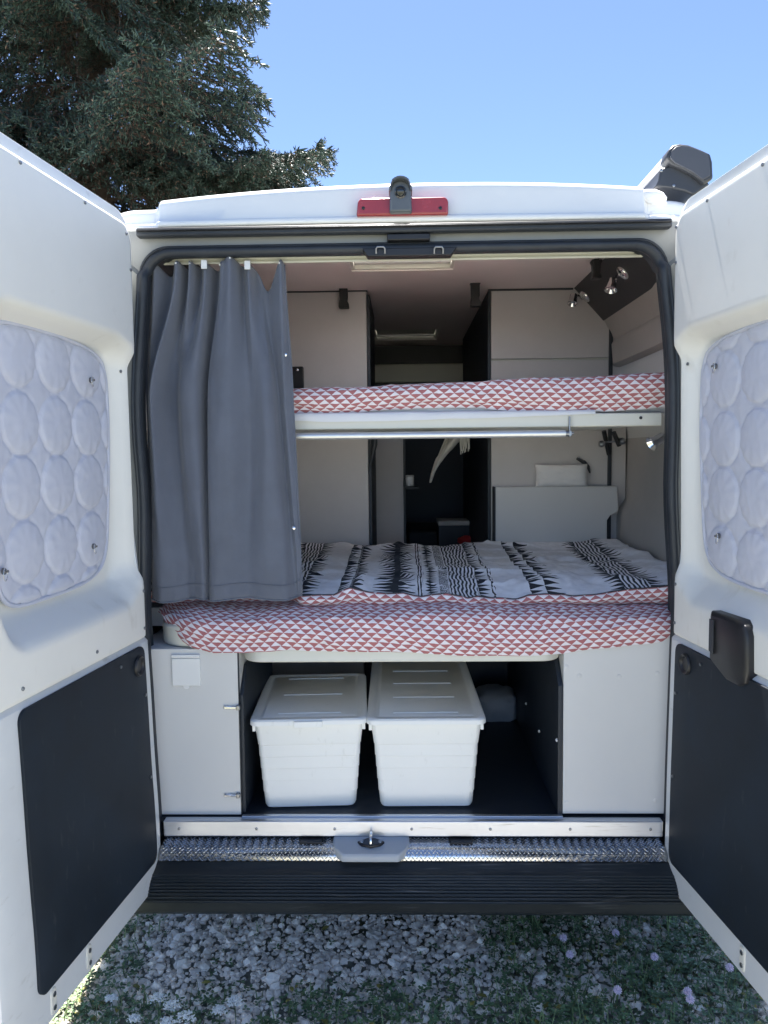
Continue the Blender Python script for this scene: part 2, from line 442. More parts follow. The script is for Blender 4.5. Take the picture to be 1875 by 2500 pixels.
def make_gravel():
    bm = bmesh.new(); bmesh.ops.create_icosphere(bm, subdivisions=1, radius=1)
    iv = np.array([v.co[:] for v in bm.verts]); iff = np.array([[v.index for v in f.verts] for f in bm.faces]); bm.free()
    V = []; Fc = []; k = 0
    def put(n, x0, x1, y0, y1, smin, smax):
        nonlocal k
        for _ in range(n):
            x, y = rng.uniform(x0, x1), rng.uniform(y0, y1)
            w = weed(x, y)
            if rng.random() < w*.62: continue
            s = rng.uniform(smin, smax)*(1.75 if rng.random() < .05 else (1.3 if rng.random() < .15 else (.6 if rng.random() < .35 else 1)))
            a = iv*np.array([rng.uniform(.75, 1.25), rng.uniform(.7, 1.15), rng.uniform(.45, .8)])*s
            a = a*(1+rng.uniform(-.27, .27, (len(a), 1)))
            t, p = rng.uniform(0, 6.28), rng.uniform(-.7, .7)
            ct, st, cp, sp = math.cos(t), math.sin(t), math.cos(p), math.sin(p)
            M = np.array([[ct, -st, 0], [st, ct, 0], [0, 0, 1]])@np.array([[1, 0, 0], [0, cp, -sp], [0, sp, cp]])
            V.append(a@M.T+[x, y, gz(x, y)+s*rng.uniform(.05, .55)]); Fc.append(iff+k); k += len(a)
    put(18000, -1.0, 1.15, -.40, .72, .0055, .0115)
    put(6500, -2.4, 2.4, -1.8, 1.6, .010, .017)
    o = obj('gravel', np.vstack(V), np.vstack(Fc), STONE, smooth=0, origin=(0, 0, 0)); tag(o, kind='stuff')
make_gravel()

def make_weeds():
    V = []; Fc = []; mi = []; k = 0
    def quadstrip(pts, ws, m):
        nonlocal k
        n = len(pts)
        for p, w in zip(pts, ws): V.append(p-w); V.append(p+w)
        for i in range(n-1): Fc.append((k+2*i, k+2*i+1, k+2*i+3, k+2*i+2)); mi.append(m)
        k += 2*n
    for _ in range(30000):
        x, y = rng.uniform(-1.3, 1.4), rng.uniform(-.75, .8)
        w = weed(x, y)
        if rng.random() > w*1.15: continue
        g = gz(x, y); kind = rng.random()
        t = rng.uniform(0, 6.28); d = np.array([math.cos(t), math.sin(t), 0]); side = np.array([-d[1], d[0], 0])
        if kind < .26:                                       # grass blade
            h = rng.uniform(.025, .115)*(.5+.7*w); lean = rng.uniform(.1, .8)
            pts = [np.array([x, y, g])+d*lean*h*q*q+np.array([0, 0, h*q*(1-.25*q*lean)]) for q in (0, .4, .75, 1)]
            b = rng.uniform(.0012, .0024)
            quadstrip(pts, [side*b, side*b*.9, side*b*.55, side*b*.05], 0)
        elif kind < .93:                                     # three-part clover leaf on a short stalk
            h = rng.uniform(.008, .055)*(.4+.8*w); c = np.array([x, y, g+h]); r = rng.uniform(.0045, .010)
            tilt = rng.uniform(-.35, .35, 2)
            for q in range(3):
                a = t+q*2.094; e = np.array([math.cos(a), math.sin(a), tilt[0]*math.cos(a)+tilt[1]*math.sin(a)]); s2 = np.array([-math.sin(a), math.cos(a), 0])
                P = [c, c+e*r*.8+s2*r*.55, c+e*r*1.75+s2*r*.35+[0, 0, r*.2], c+e*r*1.75-s2*r*.35+[0, 0, r*.2], c+e*r*.8-s2*r*.55]
                V.extend(P); Fc.append((k, k+1, k+2, k+3, k+4)); mi.append(1); k += 5
        elif kind < .955:                                     # a yellowing broad leaf
            c = np.array([x, y, g+rng.uniform(.01, .03)]); r = rng.uniform(.008, .017)
            quadstrip([c-d*r, c-d*r*.3+[0, 0, .003], c+d*r*.5+[0, 0, .003], c+d*r], [side*r*.1, side*r*.5, side*r*.45, side*r*.03], 2)
        else:                                                # feathery sprig
            h = rng.uniform(.02, .06); 
            for q in range(5):
                a = t+q*1.3; e = np.array([math.cos(a), math.sin(a), rng.uniform(.4, 1.2)])*h*.6; c = np.array([x, y, g])
                s2 = np.array([-math.sin(a), math.cos(a), 0])*.0016
                quadstrip([c, c+e*.6, c+e], [s2, s2, s2*.2], 0)
    o = obj('weeds', V, Fc, [BLADE, LEAFM, YLEAF], smooth=0, midx=mi, origin=(0, 0, 0)); tag(o, kind='stuff')
make_weeds()

def clover_flower(px, py, z, label):
    p = atz(px, py, z); x, y = p[0], p[1]; g = gz(x, y)
    t = thing('clover_flower', label, 'flower', (x, y, g), 'pale clover blossoms in the weeds')
    mb = MB()
    for q in range(46):
        ph = math.acos(1-1.75*(q+.5)/46); th = q*2.39996
        d = Vector((math.sin(ph)*math.cos(th), math.sin(ph)*math.sin(th), math.cos(ph)))
        a = d.orthogonal().normalized()*.0021; b = d.cross(a)
        c = Vector((x, y, z))+d*.004; e = Vector((x, y, z))+d*.0128+Vector((0, 0, .001))
        mb.add([c+a, c+b, c-a, c-b, e+a*.7, e+b*.7, e-a*.7, e-b*.7], [(0, 1, 5, 4), (1, 2, 6, 5), (2, 3, 7, 6), (3, 0, 4, 7), (4, 5, 6, 7)])
    mb.build('blossom', PETAL, t, fix=False, smooth=0)
    bend = random.uniform(-.02, .02)
    MB().tube([(x+bend, y+.008, g), (x+bend*.5, y+.006, g+(z-g)*.5), (x, y, z)], .0011, 5).build('stem', STEMM, t)
CL = [(1375, 2290, .05, 'pale clover blossom, small, under the bumper end, farthest back on the weeds'), (1391, 2331, .05, 'pale clover blossom just in front of the rearmost one'),
      (1503, 2278, .045, 'faint clover blossom beside the gravel bare patch under the bumper'), (1598, 2337, .06, 'pale clover blossom alone in the middle of the green weeds'),
      (1781, 2363, .07, 'pale clover blossom beside the lower edge of the right door'), (1508, 2418, .075, 'pale pink clover blossom on a long stalk above a yellow leaf'),
      (1679, 2422, .07, 'upper of two touching pink clover blossoms'), (1685, 2441, .075, 'lower of two touching pink clover blossoms')]
for c in CL: clover_flower(*c)

def umbel_flower(px, py, z, r, label):
    p = atz(px, py, z); x, y = p[0], p[1]; g = gz(x, y)
    t = thing('umbel_flower', label, 'flower', (x, y, g), 'white umbel flowers at the lower left')
    mb = MB(); st = MB()
    st.tube([(x, y+.01, g), (x, y+.005, g+(z-g)*.5), (x, y, z-.018)], .0013, 5)
    for q in range(15):
        th = q*2.39996; rr = r*math.sqrt((q+.5)/15)
        c = Vector((x+math.cos(th)*rr, y+math.sin(th)*rr, z-rr*rr/r*.35+random.uniform(-.002, .002)))
        st.tube([(x, y, z-.018), tuple(c)], .0005, 4)
        for s in range(11):
            o2 = Vector((random.gauss(0, .0038), random.gauss(0, .0038), random.uniform(-.001, .002))); cc = c+o2
            a = random.uniform(0, 6.28); e = .0028
            n1 = Vector((math.cos(a), math.sin(a), random.uniform(-.4, .4)))*e; n2 = Vector((-math.sin(a), math.cos(a), random.uniform(-.4, .4)))*e
            mb.add([cc+n1, cc+n2, cc-n1, cc-n2, cc+Vector((0, 0, .0012))], [(0, 1, 4), (1, 2, 4), (2, 3, 4), (3, 0, 4)])
    mb.build('florets', UMBEL, t, fix=False, smooth=0)
    st.build('stem', STEMM, t)
UM = [(384, 2432, .10, .019, 'white umbel flower nearest the left door, upper of the lower-left cluster'), (421, 2449, .10, .022, 'white umbel flower in the middle of the lower-left cluster'),
      (452, 2479, .11, .026, 'large white umbel flower at the bottom edge of the photo'), (535, 2462, .09, .018, 'dimmer white umbel flower right of the lower-left cluster'),
      (573, 2441, .10, .02, 'rightmost white umbel flower on the gravel'), (328, 2484, .09, .014, 'small white umbel flower beside the door foot'), (408, 2490, .09, .016, 'white umbel flower left of the largest one at the bottom edge'),
      (272, 2434, .06, .014, 'small faint white umbel flower behind the door foot')]
for c in UM: umbel_flower(*c)

# ================================================================== SPRUCE
def make_spruce():
    base = Vector((-3.05, 5.6, 0)); H = 15.0
    t = thing('spruce_tree', 'tall dark green spruce with drooping layered branches behind the van', 'tree', tuple(base))
    pts = [base+Vector((.05*math.sin(z), .05*math.cos(z*1.3), z)) for z in np.linspace(0, H, 16)]
    MB().tube(pts, [max(.012, .20*(1-z/H)**.8) for z in np.linspace(0, H, 16)], 10).build('trunk', BARK, t)
    def spray_mesh(seed, L):
        r = np.random.default_rng(seed)
        V = []; Fc = []; mi = []; k = 0
        def spindle(p, d, ln, w, m):
            nonlocal k
            d = d/np.linalg.norm(d); a = np.cross(d, [.3, .2, 1]); a /= np.linalg.norm(a); b = np.cross(d, a)
            ph = r.uniform(0, 6.28); a, b = a*math.cos(ph)+b*math.sin(ph), -a*math.sin(ph)+b*math.cos(ph)
            q1 = p+d*ln*.3; q2 = p+d*ln*.72
            P = [p]+[q1+(a*math.cos(c)+b*math.sin(c))*w for c in (0, 2.09, 4.19)]+[q2+(a*math.cos(c+1)+b*math.sin(c+1))*w*.75 for c in (0, 2.09, 4.19)]+[p+d*ln]
            V.extend(P)
            for f in ((0, 1, 2), (0, 2, 3), (0, 3, 1), (1, 4, 2), (2, 5, 3), (3, 6, 1), (2, 4, 5), (3, 5, 6), (1, 6, 4), (4, 7, 5), (5, 7, 6), (6, 7, 4)):
                Fc.append(tuple(k+i for i in f)); mi.append(m)
            k += 8
        def limb(p0, p1, w0, w1):
            nonlocal k
            d = p1-p0; d = d/np.linalg.norm(d); a = np.cross(d, [.1, .2, 1]); a /= np.linalg.norm(a); b = np.cross(d, a)
            for p, w in ((p0, w0), (p1, w1)):
                for c in (0, 2.09, 4.19): V.append(p+(a*math.cos(c)+b*math.sin(c))*w)
            for i in range(3): Fc.append((k+i, k+(i+1) % 3, k+3+(i+1) % 3, k+3+i)); mi.append(2)
            k += 6
        def axis(s): return np.array([L*s, .10*L*math.sin(s*2.2+seed), -.20*L*s*s*(1.35-s)+.06*L*s**4])
        n = 14
        for i in range(n): limb(axis(i/n), axis((i+1)/n), .024*(1-i/n)+.004, .024*(1-(i+1)/n)+.004)
        s = .10
        while s < 1.0:
            for side in (-1, 1):
                p = axis(s); tl = L*(.38*(1-s)**.75+.07)*r.uniform(.7, 1.15)
                ang = r.uniform(.75, 1.15)
                dr = np.array([math.cos(ang), side*math.sin(ang), r.uniform(-.35, .12)])
                q = [p+dr*tl*c+np.array([0, 0, -.30*tl*c*c]) for c in np.linspace(0, 1, 6)]
                for i in range(5): limb(q[i], q[i+1], .007*(1-i/5)+.002, .007*(1-(i+1)/5)+.002)
                m = max(6, int(tl/.0145))
                for j in range(m):
                    c = (j+r.random())/m; pp = p+dr*tl*c+np.array([0, 0, -.30*tl*c*c])
                    inner = (c*.6+s*.9) < r.uniform(.30, .95)
                    for q2 in range(2 if not inner else 1):
                        sd = r.choice([-1, 1])
                        d = dr*.8+np.array([r.normal(0, .35), sd*r.uniform(.2, .9), r.normal(-.25, .38)])
                        ln = r.uniform(.045, .09)*(1.25-.45*c)
                        spindle(pp, d, ln, r.uniform(.0042, .0072)*(.62 if inner else 1), 1 if (inner and r.random() < .7) else 0)
                        if r.random() < .65:
                            e = pp+d/np.linalg.norm(d)*ln*.5
                            spindle(e, d+r.normal(0, .6, 3), ln*.65, r.uniform(.0045, .0075), 0 if r.random() < .85 else 1)
            s += .030*r.uniform(.7, 1.3)*(1.6/L)**.3
        for j in range(14): spindle(axis(1.0), np.array([1, r.normal(0, .5), r.normal(0, .4)]), r.uniform(.08, .15), .012, 0)
        me = bpy.data.meshes.new('branch')
        me.from_pydata([tuple(p) for p in V], [], Fc)
        for mm in (NEED, NEEDB, BARK): me.materials.append(mm)
        me.polygons.foreach_set('material_index', np.array(mi, dtype=np.int32)); me.update()
        return me
    meshes = [spray_mesh(i, L) for i, L in enumerate((2.6, 2.2, 1.8, 2.9, 1.4))]
    Ls = (2.6, 2.2, 1.8, 2.9, 1.4)
    r = np.random.default_rng(11); z = 2.2; a = 0.0; cnt = 0
    for (zz, aa, Lb, ky) in ((5.05, .05, 2.30, 0), (4.75, -.22, 2.15, 1), (4.9, .35, 2.0, 2), (4.55, .12, 2.2, 3), (5.3, -.1, 1.75, 1), (4.6, -.5, 2.0, 0), (6.25, .0, 1.72, 2), (6.5, .3, 1.7, 1), (6.7, -.25, 1.75, 0)):
        o = bpy.data.objects.new('branch', meshes[ky]); COL.objects.link(o); o.parent = t
        sc = Lb/Ls[ky]; o.location = (0, 0, zz); o.scale = (sc, sc, sc); o.rotation_euler = (r.normal(0, .15), .10, aa)
    while z < H-.6 and cnt < 190:
        Lw = 3.05*(1-(z/H))**.72*r.uniform(.78, 1.1)
        if math.cos(a) > .45: Lw = float(np.interp(z, [2, 4.6, 5.2, 5.45, 5.9, 6.15, 6.4, 7.5, 9, 15], [2.5, 2.4, 2.25, 1.15, 1.1, 1.6, 1.75, 1.65, 1.4, .2]))*r.uniform(.9, 1.06)
        k = sorted(range(5), key=lambda q: abs(Ls[q]-Lw))[int(r.integers(0, 2))]; sc = Lw/Ls[k]
        o = bpy.data.objects.new('branch', meshes[k]); COL.objects.link(o); o.parent = t
        o.location = (0, 0, z); o.scale = (sc, sc*r.uniform(.85, 1.2), sc*r.uniform(.9, 1.25))
        o.rotation_euler = (r.normal(0, .18), r.normal(-.02, .12)+(.10 if z < 6 else -.1), a)
        a += 2.39996+r.normal(0, .25); cnt += 1
        z += .062 if z < 8 else .10
make_spruce()

# ================================================================== VAN
van = thing('camper_van', 'white camper van seen from behind with both rear doors wide open', 'van', (0, 2.3, 0))

# heights of the rear opening along its sides (measured), per side
LZ = [.38, .447, .542, .666, .73, .944, 1.152, 1.273, 1.489, 1.665, 1.782, 1.922, 2.101, 2.243, 2.298, 2.36]
LX = [.755, .753, .754, .759, .763, .768, .776, .778, .801, .813, .818, .810, .790, .781, .778, .776]
RZ = [.38, .445, .549, .729, .856, .982, 1.151, 1.351, 1.528, 1.81, 1.875, 2.016, 2.113, 2.186, 2.246, 2.285, 2.36]
RX = [.785, .787, .788, .790, .793, .795, .799, .807, .820, .824, .820, .812, .796, .787, .783, .783, .781]
def edgeX(side, z): return float(np.interp(z, LZ, LX) if side < 0 else np.interp(z, RZ, RX))
def edgeXs(side, z): return float(np.mean([edgeX(side, z+d) for d in (-.09, -.06, -.03, 0, .03, .06, .09)]))

# ---- opening contour (inner edge of the rubber seal), from the sill up and round
def opening(off=0.0, Y=.03):
    top = 2.262+off; r = .085
    pts = []
    zs = np.linspace(.46, top-r, 26)
    def W(side, z): return edgeXs(side, min(z, 2.2))-(.016 if side > 0 else .018)+.042*float(sstep((1.60-z)/.45))+off
    for z in zs: pts.append((W(1, z), z))
    for k in range(1, 9):
        th = R(90*k/9); c = W(1, top-r)-r; pts.append((c+r*math.cos(th), top-r+r*math.sin(th)))
    xr = W(1, top-r)-r; xl = -W(-1, top-r)+r
    for k in range(0, 13): pts.append((xr+(xl-xr)*k/12, top))
    for k in range(1, 9):
        th = R(90+90*k/9); pts.append((xl+r*math.cos(th), top-r+r*math.sin(th)))
    for z in zs[::-1]: pts.append((-W(-1, z), z))
    return [(x, Y+(.02 if z > 2.2 else 0), z) for x, z in pts]
inner = opening(0); nO = len(inner)

mb = MB()                                                     # painted frame round the opening
def outerpt(p):
    x, y, z = p
    if z < 2.17: return (math.copysign(.96, x), y+.03, z)
    return (max(-.96, min(.96, x*1.22)), y, 2.345)
A = opening(.012, .03); B = [outerpt(p) for p in A]; C_ = opening(.0, .085)
V = A+B+C_; n = nO
Fc = [(i, i+1, n+i+1, n+i) for i in range(n-1)]+[(2*n+i, 2*n+i+1, i+1, i) for i in range(n-1)]
fixn(obj('rear_frame', V, Fc, [GREYM, RUBBER], van, smooth=40, midx=[0]*(n-1)+[1]*(n-1)))
# rubber seal: flattened tube round the opening
def seal(off, Y, wx, wy, name):
    c = opening(off, Y); V = []; Fc = []; res = 10
    for i, p in enumerate(c):
        q0 = Vector(c[max(i-1, 0)]); q1 = Vector(c[min(i+1, n-1)]); tdir = (q1-q0); tdir.y = 0; tdir.normalize()
        nrm = Vector((-tdir.z, 0, tdir.x))
        for k in range(res):
            th = 2*math.pi*k/res
            V.append(Vector(p)+nrm*math.cos(th)*wx+Vector((0, 1, 0))*math.sin(th)*wy)
    for i in range(n-1):
        for k in range(res): Fc.append((i*res+k, i*res+(k+1) % res, (i+1)*res+(k+1) % res, (i+1)*res+k))
    return fixn(obj(name, V, Fc, RUBBER, van, smooth=60))
seal(.006, .028, .0155, .020, 'door_seal')
seal(.020, .034, .007, .016, 'seal_lip')

# ---- roof cap, seen above the doors
def roof_top(x):
    ax = abs(x)
    s = 2.458-.027*(ax/.72)**2.2+.010*x
    lo = 2.408-.012*max(0, (ax-.80)/.1)**2
    k = float(sstep((ax-.715)/.035))
    return s*(1-k)+lo*k
def make_roof():
    xs = np.unique(np.concatenate([np.linspace(-.97, -.78, 12), np.linspace(-.78, -.69, 18), np.linspace(-.69, .69, 40), np.linspace(.69, .78, 18), np.linspace(.78, .97, 12)]))
    prof_n = 0; V = []
    for x in xs:
        zt = roof_top(x); ax = abs(x); dy = .10*max(0, (ax-.80)/.17)**2+.030*float(sstep((ax-.715)/.025))+.02*ax*ax
        rr = .028
        prof = [(.055, 2.334), (.004, 2.334), (.000, 2.338), (.000, 2.348), (.004, 2.352), (.012, 2.356), (.020, zt-rr-.02)]
        for k in range(7):
            th = R(90*k/6); prof.append((.022+rr-rr*math.cos(th), zt-rr+rr*math.sin(th)))
        prof += [(.12, zt+.004), (.35, zt+.030*(1-(ax/.97)**4)), (.46, zt+.045*(1-(ax/.97)**4))]
        prof_n = len(prof)
        V += [(x, y+dy, z) for y, z in prof]
    m_ = len(xs)
    Fc = [(i*prof_n+j, (i+1)*prof_n+j, (i+1)*prof_n+j+1, i*prof_n+j+1) for i in range(m_-1) for j in range(prof_n-1)]
    return fixn(obj('roof_cap', V, Fc, WHITE, van, smooth=50))
make_roof()
def holed(name, X0, X1, Y0, Y1, z, t, holes, m):
    xs = sorted({X0, X1}|{h[0] for h in holes}|{h[1] for h in holes}); ys = sorted({Y0, Y1}|{h[2] for h in holes}|{h[3] for h in holes})
    mb = MB()
    for i in range(len(xs)-1):
        for j in range(len(ys)-1):
            cx, cy = (xs[i]+xs[i+1])/2, (ys[j]+ys[j+1])/2
            if any(h[0] < cx < h[1] and h[2] < cy < h[3] for h in holes): continue
            x0, x1, y0, y1 = xs[i], xs[i+1], ys[j], ys[j+1]
            k = len(mb.v)
            mb.add([(x0, y0, z), (x1, y0, z), (x1, y1, z), (x0, y1, z)], [(0, 1, 2, 3)])
    bm = bmesh.new(); vs = [bm.verts.new(v) for v in mb.v]
    for f in mb.f: bm.faces.new([vs[i] for i in f])
    bmesh.ops.remove_doubles(bm, verts=bm.verts, dist=1e-5)
    g = bmesh.ops.solidify(bm, geom=bm.faces[:], thickness=t)
    bm.verts.index_update()
    V = [v.co[:] for v in bm.verts]; Fc = [[v.index for v in f.verts] for f in bm.faces]; bm.free()
    return fixn(obj(name, V, Fc, m, van, smooth=30))
ZC = 2.42
H1 = (-.20, .215, .50, .915); H2 = (-.17, .23, 2.40, 2.82)
holed('roof', -.86, .86, .46, 5.2, 2.495, .02, [H1, H2], WHITE)
holed('ceiling', -.80, .80, .13, 3.3, ZC, .012, [H1, H2], CEIL)
# ---- body sides with their curve
def side_profile(s): return [(s*x, z) for x, z in [(1.0, .36), (1.05, .62), (1.07, 1.2), (1.055, 1.7), (.99, 2.2), (.95, 2.38), (.86, 2.475)]]
for s in (-1, 1):
    pr = side_profile(s); V = []; ys = [.10, .14, .22, .4, 1, 2, 3, 4, 5.0, 5.2]; ins = [.085, .055, .028, .008, 0, 0, 0, 0, .02, .06]
    for y, d in zip(ys, ins): V += [(x-s*d, y, z if y > .4 else min(z, 2.34+.1*max(0, y-.1))) for x, z in pr]
    k = len(pr)
    o = obj('body_side', V, [(i*k+j, (i+1)*k+j, (i+1)*k+j+1, i*k+j+1) for i in range(len(ys)-1) for j in range(k-1)], WHITE, van, smooth=60)
    sm = o.modifiers.new('solid', 'SOLIDIFY'); sm.thickness = .006; sm.offset = 0
MB().prism([(5.2, .36), (5.35, .5), (6.0, .62), (6.05, 1.05), (5.75, 1.2), (5.2, 1.32)], 'x', -.98, .98).build('bonnet', WHITE, van, bevel=.04)
MB().prism([(5.2, 1.33), (5.74, 1.21), (5.0, 2.30), (4.7, 2.513), (4.6, 2.513), (4.9, 2.25), (5.18, 1.36)], 'x', -.90, .90).build('windscreen', GLASSD, van)
box('underbody', -.93, .93, .12, 5.2, .34, .42, BLACKP, van)
for x in (-.90, .90):
    for y in (1.05, 4.75):
        w = MB().lathe([(.17, -.10), (.25, -.11), (.32, -.10), (.34, -.07), (.34, .07), (.32, .10), (.25, .11), (.17, .10)], (x, y, .34), (1, 0, 0), 28).build('wheel', TYRE, van)
        MB().lathe([(.02, 0), (.07, .02), (.16, .005), (.19, .03), (.19, .115*1)], (x-.06*(1 if x < 0 else -1)*0, y, .34), (1 if x > 0 else -1, 0, 0), 24).build('rim', ALU, w)

# ---- interior lining (profile in X,Z swept along Y)
wall = [(1.00, .50), (1.00, 1.36), (1.012, 1.40), (1.045, 1.45), (1.05, 1.75), (1.02, 2.045), (.985, 2.05), (.972, 2.06), (.965, 2.15), (.975, 2.17), (.965, 2.20), (.93, 2.265)]
for s in (-1, 1):
    V = []; ys = [.075, .10, .16, .3, .7, 1.3, 2.2, 3.6]; ins = [.13, .10, .06, .02, 0, 0, 0, 0]; k = len(wall)
    for y, d in zip(ys, ins): V += [(s*(x-d*.9), y, z) for x, z in wall]
    Fc = [(i*k+j, (i+1)*k+j, (i+1)*k+j+1, i*k+j+1) for i in range(len(ys)-1) for j in range(k-1)]
    obj('side_lining', V, Fc, FELT, van, smooth=35)
    # sloping charcoal board between wall and ceiling
    mb = MB().prism([(s*.93, 2.258), (s*.785, ZC-.002), (s*.80, ZC+.0015), (s*.945, 2.27)], 'y', .15, 1.32)
    ov = mb.build('overhead_board', OVER, van, bevel=.002)
    mb = MB().prism([(s*.93, 2.258), (s*.785, ZC-.002), (s*.80, ZC+.0015), (s*.945, 2.27)], 'y', 1.32, 3.4); mb.build('overhead_board', LAMI, van)
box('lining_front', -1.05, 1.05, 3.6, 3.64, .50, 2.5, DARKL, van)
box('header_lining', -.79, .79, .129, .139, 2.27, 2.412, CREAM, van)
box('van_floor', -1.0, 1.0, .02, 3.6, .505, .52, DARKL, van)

# ---- skylights
def hatch(h, name_lbl):
    x0, x1, y0, y1 = h; mb = MB(); t = .012
    mb.box(x0-.04, x1+.04, y0-.04, y0, ZC-.004, ZC); mb.box(x0-.04, x1+.04, y1, y1+.04, ZC-.004, ZC); mb.box(x0-.04, x0, y0, y1, ZC-.004, ZC); mb.box(x1, x1+.04, y0, y1, ZC-.004, ZC)
    mb.box(x0-.002, x0+t, y0, y1, ZC-.006, 2.535); mb.box(x1-t, x1+.002, y0, y1, ZC-.006, 2.535); mb.box(x0+t, x1-t, y0-.002, y0+t, ZC-.006, 2.535); mb.box(x0+t, x1-t, y1-t, y1+.002, ZC-.006, 2.535)
    f = mb.build('skylight', CREAM, van, bevel=.002, label=name_lbl)
    V = []; n2 = 9
    for j in range(n2):
        for i in range(n2):
            a, b = i/(n2-1), j/(n2-1)
            V.append((x0-.02+(x1-x0+.04)*a, y0-.02+(y1-y0+.04)*b, 2.55+.05*(1-(2*a-1)**4)*(1-(2*b-1)**4)))
    obj('dome', V, grid_faces(n2, n2), DOME, f, smooth=180)
    MB().box(x0+t, x1-t, y1-.055, y1-t-.002, ZC+.010, ZC+.022).build('blind_bar', WPLAS, f, bevel=.003)
    if h is H2: MB().box(x0+t+.001, x1-t-.001, y0+t+.001, y1-.056, ZC+.014, ZC+.017).build('blind', CREAM, f, bevel=0)
hatch(H1, 'cream skylight frame nearest the rear opening'); hatch(H2, 'cream skylight frame above the middle of the van')

# ---- rear header: gutter gasket, clips, latch loops, curtain rail
box('gutter_gasket', -.785, .795, .008, .04, 2.307, 2.3335, RUBBER, van, bevel=.006)
box('gutter_gasket', -.78, .79, -.002, .01, 2.320, 2.325, BLACKP, van, bevel=.002)
zl = Z_(885, 590, .02)
box('latch_cover', X_(945, 580, .02), X_(1050, 580, .02), .014, .05, Z_(998, 587, .02), Z_(998, 571, .02), BLACKP, van, bevel=.003)
MB().prism([(X_(885, 610, .03), 2.262), (X_(897, 614, .03), 2.238), (X_(1100, 610, .03), 2.238), (X_(1115, 606, .03), 2.262)], 'y', .01, .05).build('latch_plate', BLACKP, van, bevel=.003)
for px in (929, 1071):
    c = at(px, 610, .005)
    MB().tube([(c[0]-.013, .008, c[2]-.010), (c[0]-.013, .001, c[2]+.002), (c[0]-.009, -.002, c[2]+.007), (c[0]+.009, -.002, c[2]+.007), (c[0]+.013, .001, c[2]+.002), (c[0]+.013, .008, c[2]-.010)], .0032, 8).build('latch_loop', STEEL, van, smooth=60)
rz0, rz1 = Z_(940, 637, .10), Z_(940, 622, .10)
mb = MB().box(-.78, .80, .107, .127, rz0+.004, rz1).box(-.78, .80, .100, .108, rz0, rz0+.006).box(-.78, .80, .100, .108, rz1-.006, rz1-.001)
rail = mb.build('curtain_rail', RAILP, van, bevel=.001)

# ---- brake light and reversing camera
bl = at(982, 505, .005)
def brake_light():
    x0, x1 = X_(870, 500, .0), X_(1094, 500, .0); z0, z1 = Z_(982, 529, .0), Z_(982, 486, .0)
    poly = rrect(x0, x1, z0, z1, .016, 6, (1, 1, 0, 0))
    poly = [(x+(.004 if x < 0 and z > z1-.02 else 0), z) for x, z in poly]
    o = MB().prism(poly, 'y', -.016, .02).build('brake_light', REDL, van, bevel=.006, seg=3)
    for px in (887, 1075):
        c = at(px, 508, -.017); MB().lathe([(.005, 0), (.005, .002), (.003, .003)], (c[0], -.015, c[2]), (0, -1, 0), 10).build('screw', BLACKP, o)
    c = at(978, 480, -.03); cx = c[0]; w = .030
    zb, zt = Z_(978, 522, -.02), Z_(978, 442, -.03)
    prof = [(w*math.cos(R(a)), zt-w+w*math.sin(R(a))) for a in range(0, 181, 15)]
    poly = [(cx+x, z) for x, z in prof]+[(cx-w*1.08, zb), (cx+w*1.08, zb)]
    h = MB().prism(poly, 'y', -.04, .02).build('reversing_camera', CAMG, van, bevel=.006, seg=3)
    hood = [(cx+x*1.12, zt-w+(z-zt+w)*1.10) for x, z in prof]; inn = [(cx+x*.93, zt-w+(z-zt+w)*.93) for x, z in prof]
    V = []; k = len(hood)
    for y, dz in ((-.066, 0.0), (.01, .0)):
        V += [(x, y+(.02 if abs(x-cx) > w*.9 and y < -.05 else 0), z) for x, z in hood]+[(x, y+(.02 if abs(x-cx) > w*.85 and y < -.05 else 0), z) for x, z in inn]
    Fc = []
    for i in range(k-1): Fc += [(i, i+1, 2*k+i+1, 2*k+i), (k+i, 3*k+i, 3*k+i+1, k+i+1), (i, k+i, k+i+1, i+1), (2*k+i, 2*k+i+1, 3*k+i+1, 3*k+i)]
    Fc += [(0, 2*k, 3*k, k), (k-1, 2*k-1, 4*k-1, 3*k-1)]
    fixn(obj('camera_hood', V, Fc, CAMG, h, smooth=45))
    MB().lathe([(.017, 0), (.017, .008), (.013, .010), (.010, .006), (.004, .008)], (cx, -.038, zt-w-.004), (0, -1, -.25), 20).build('lens', GLASSD, h, smooth=50)
brake_light()

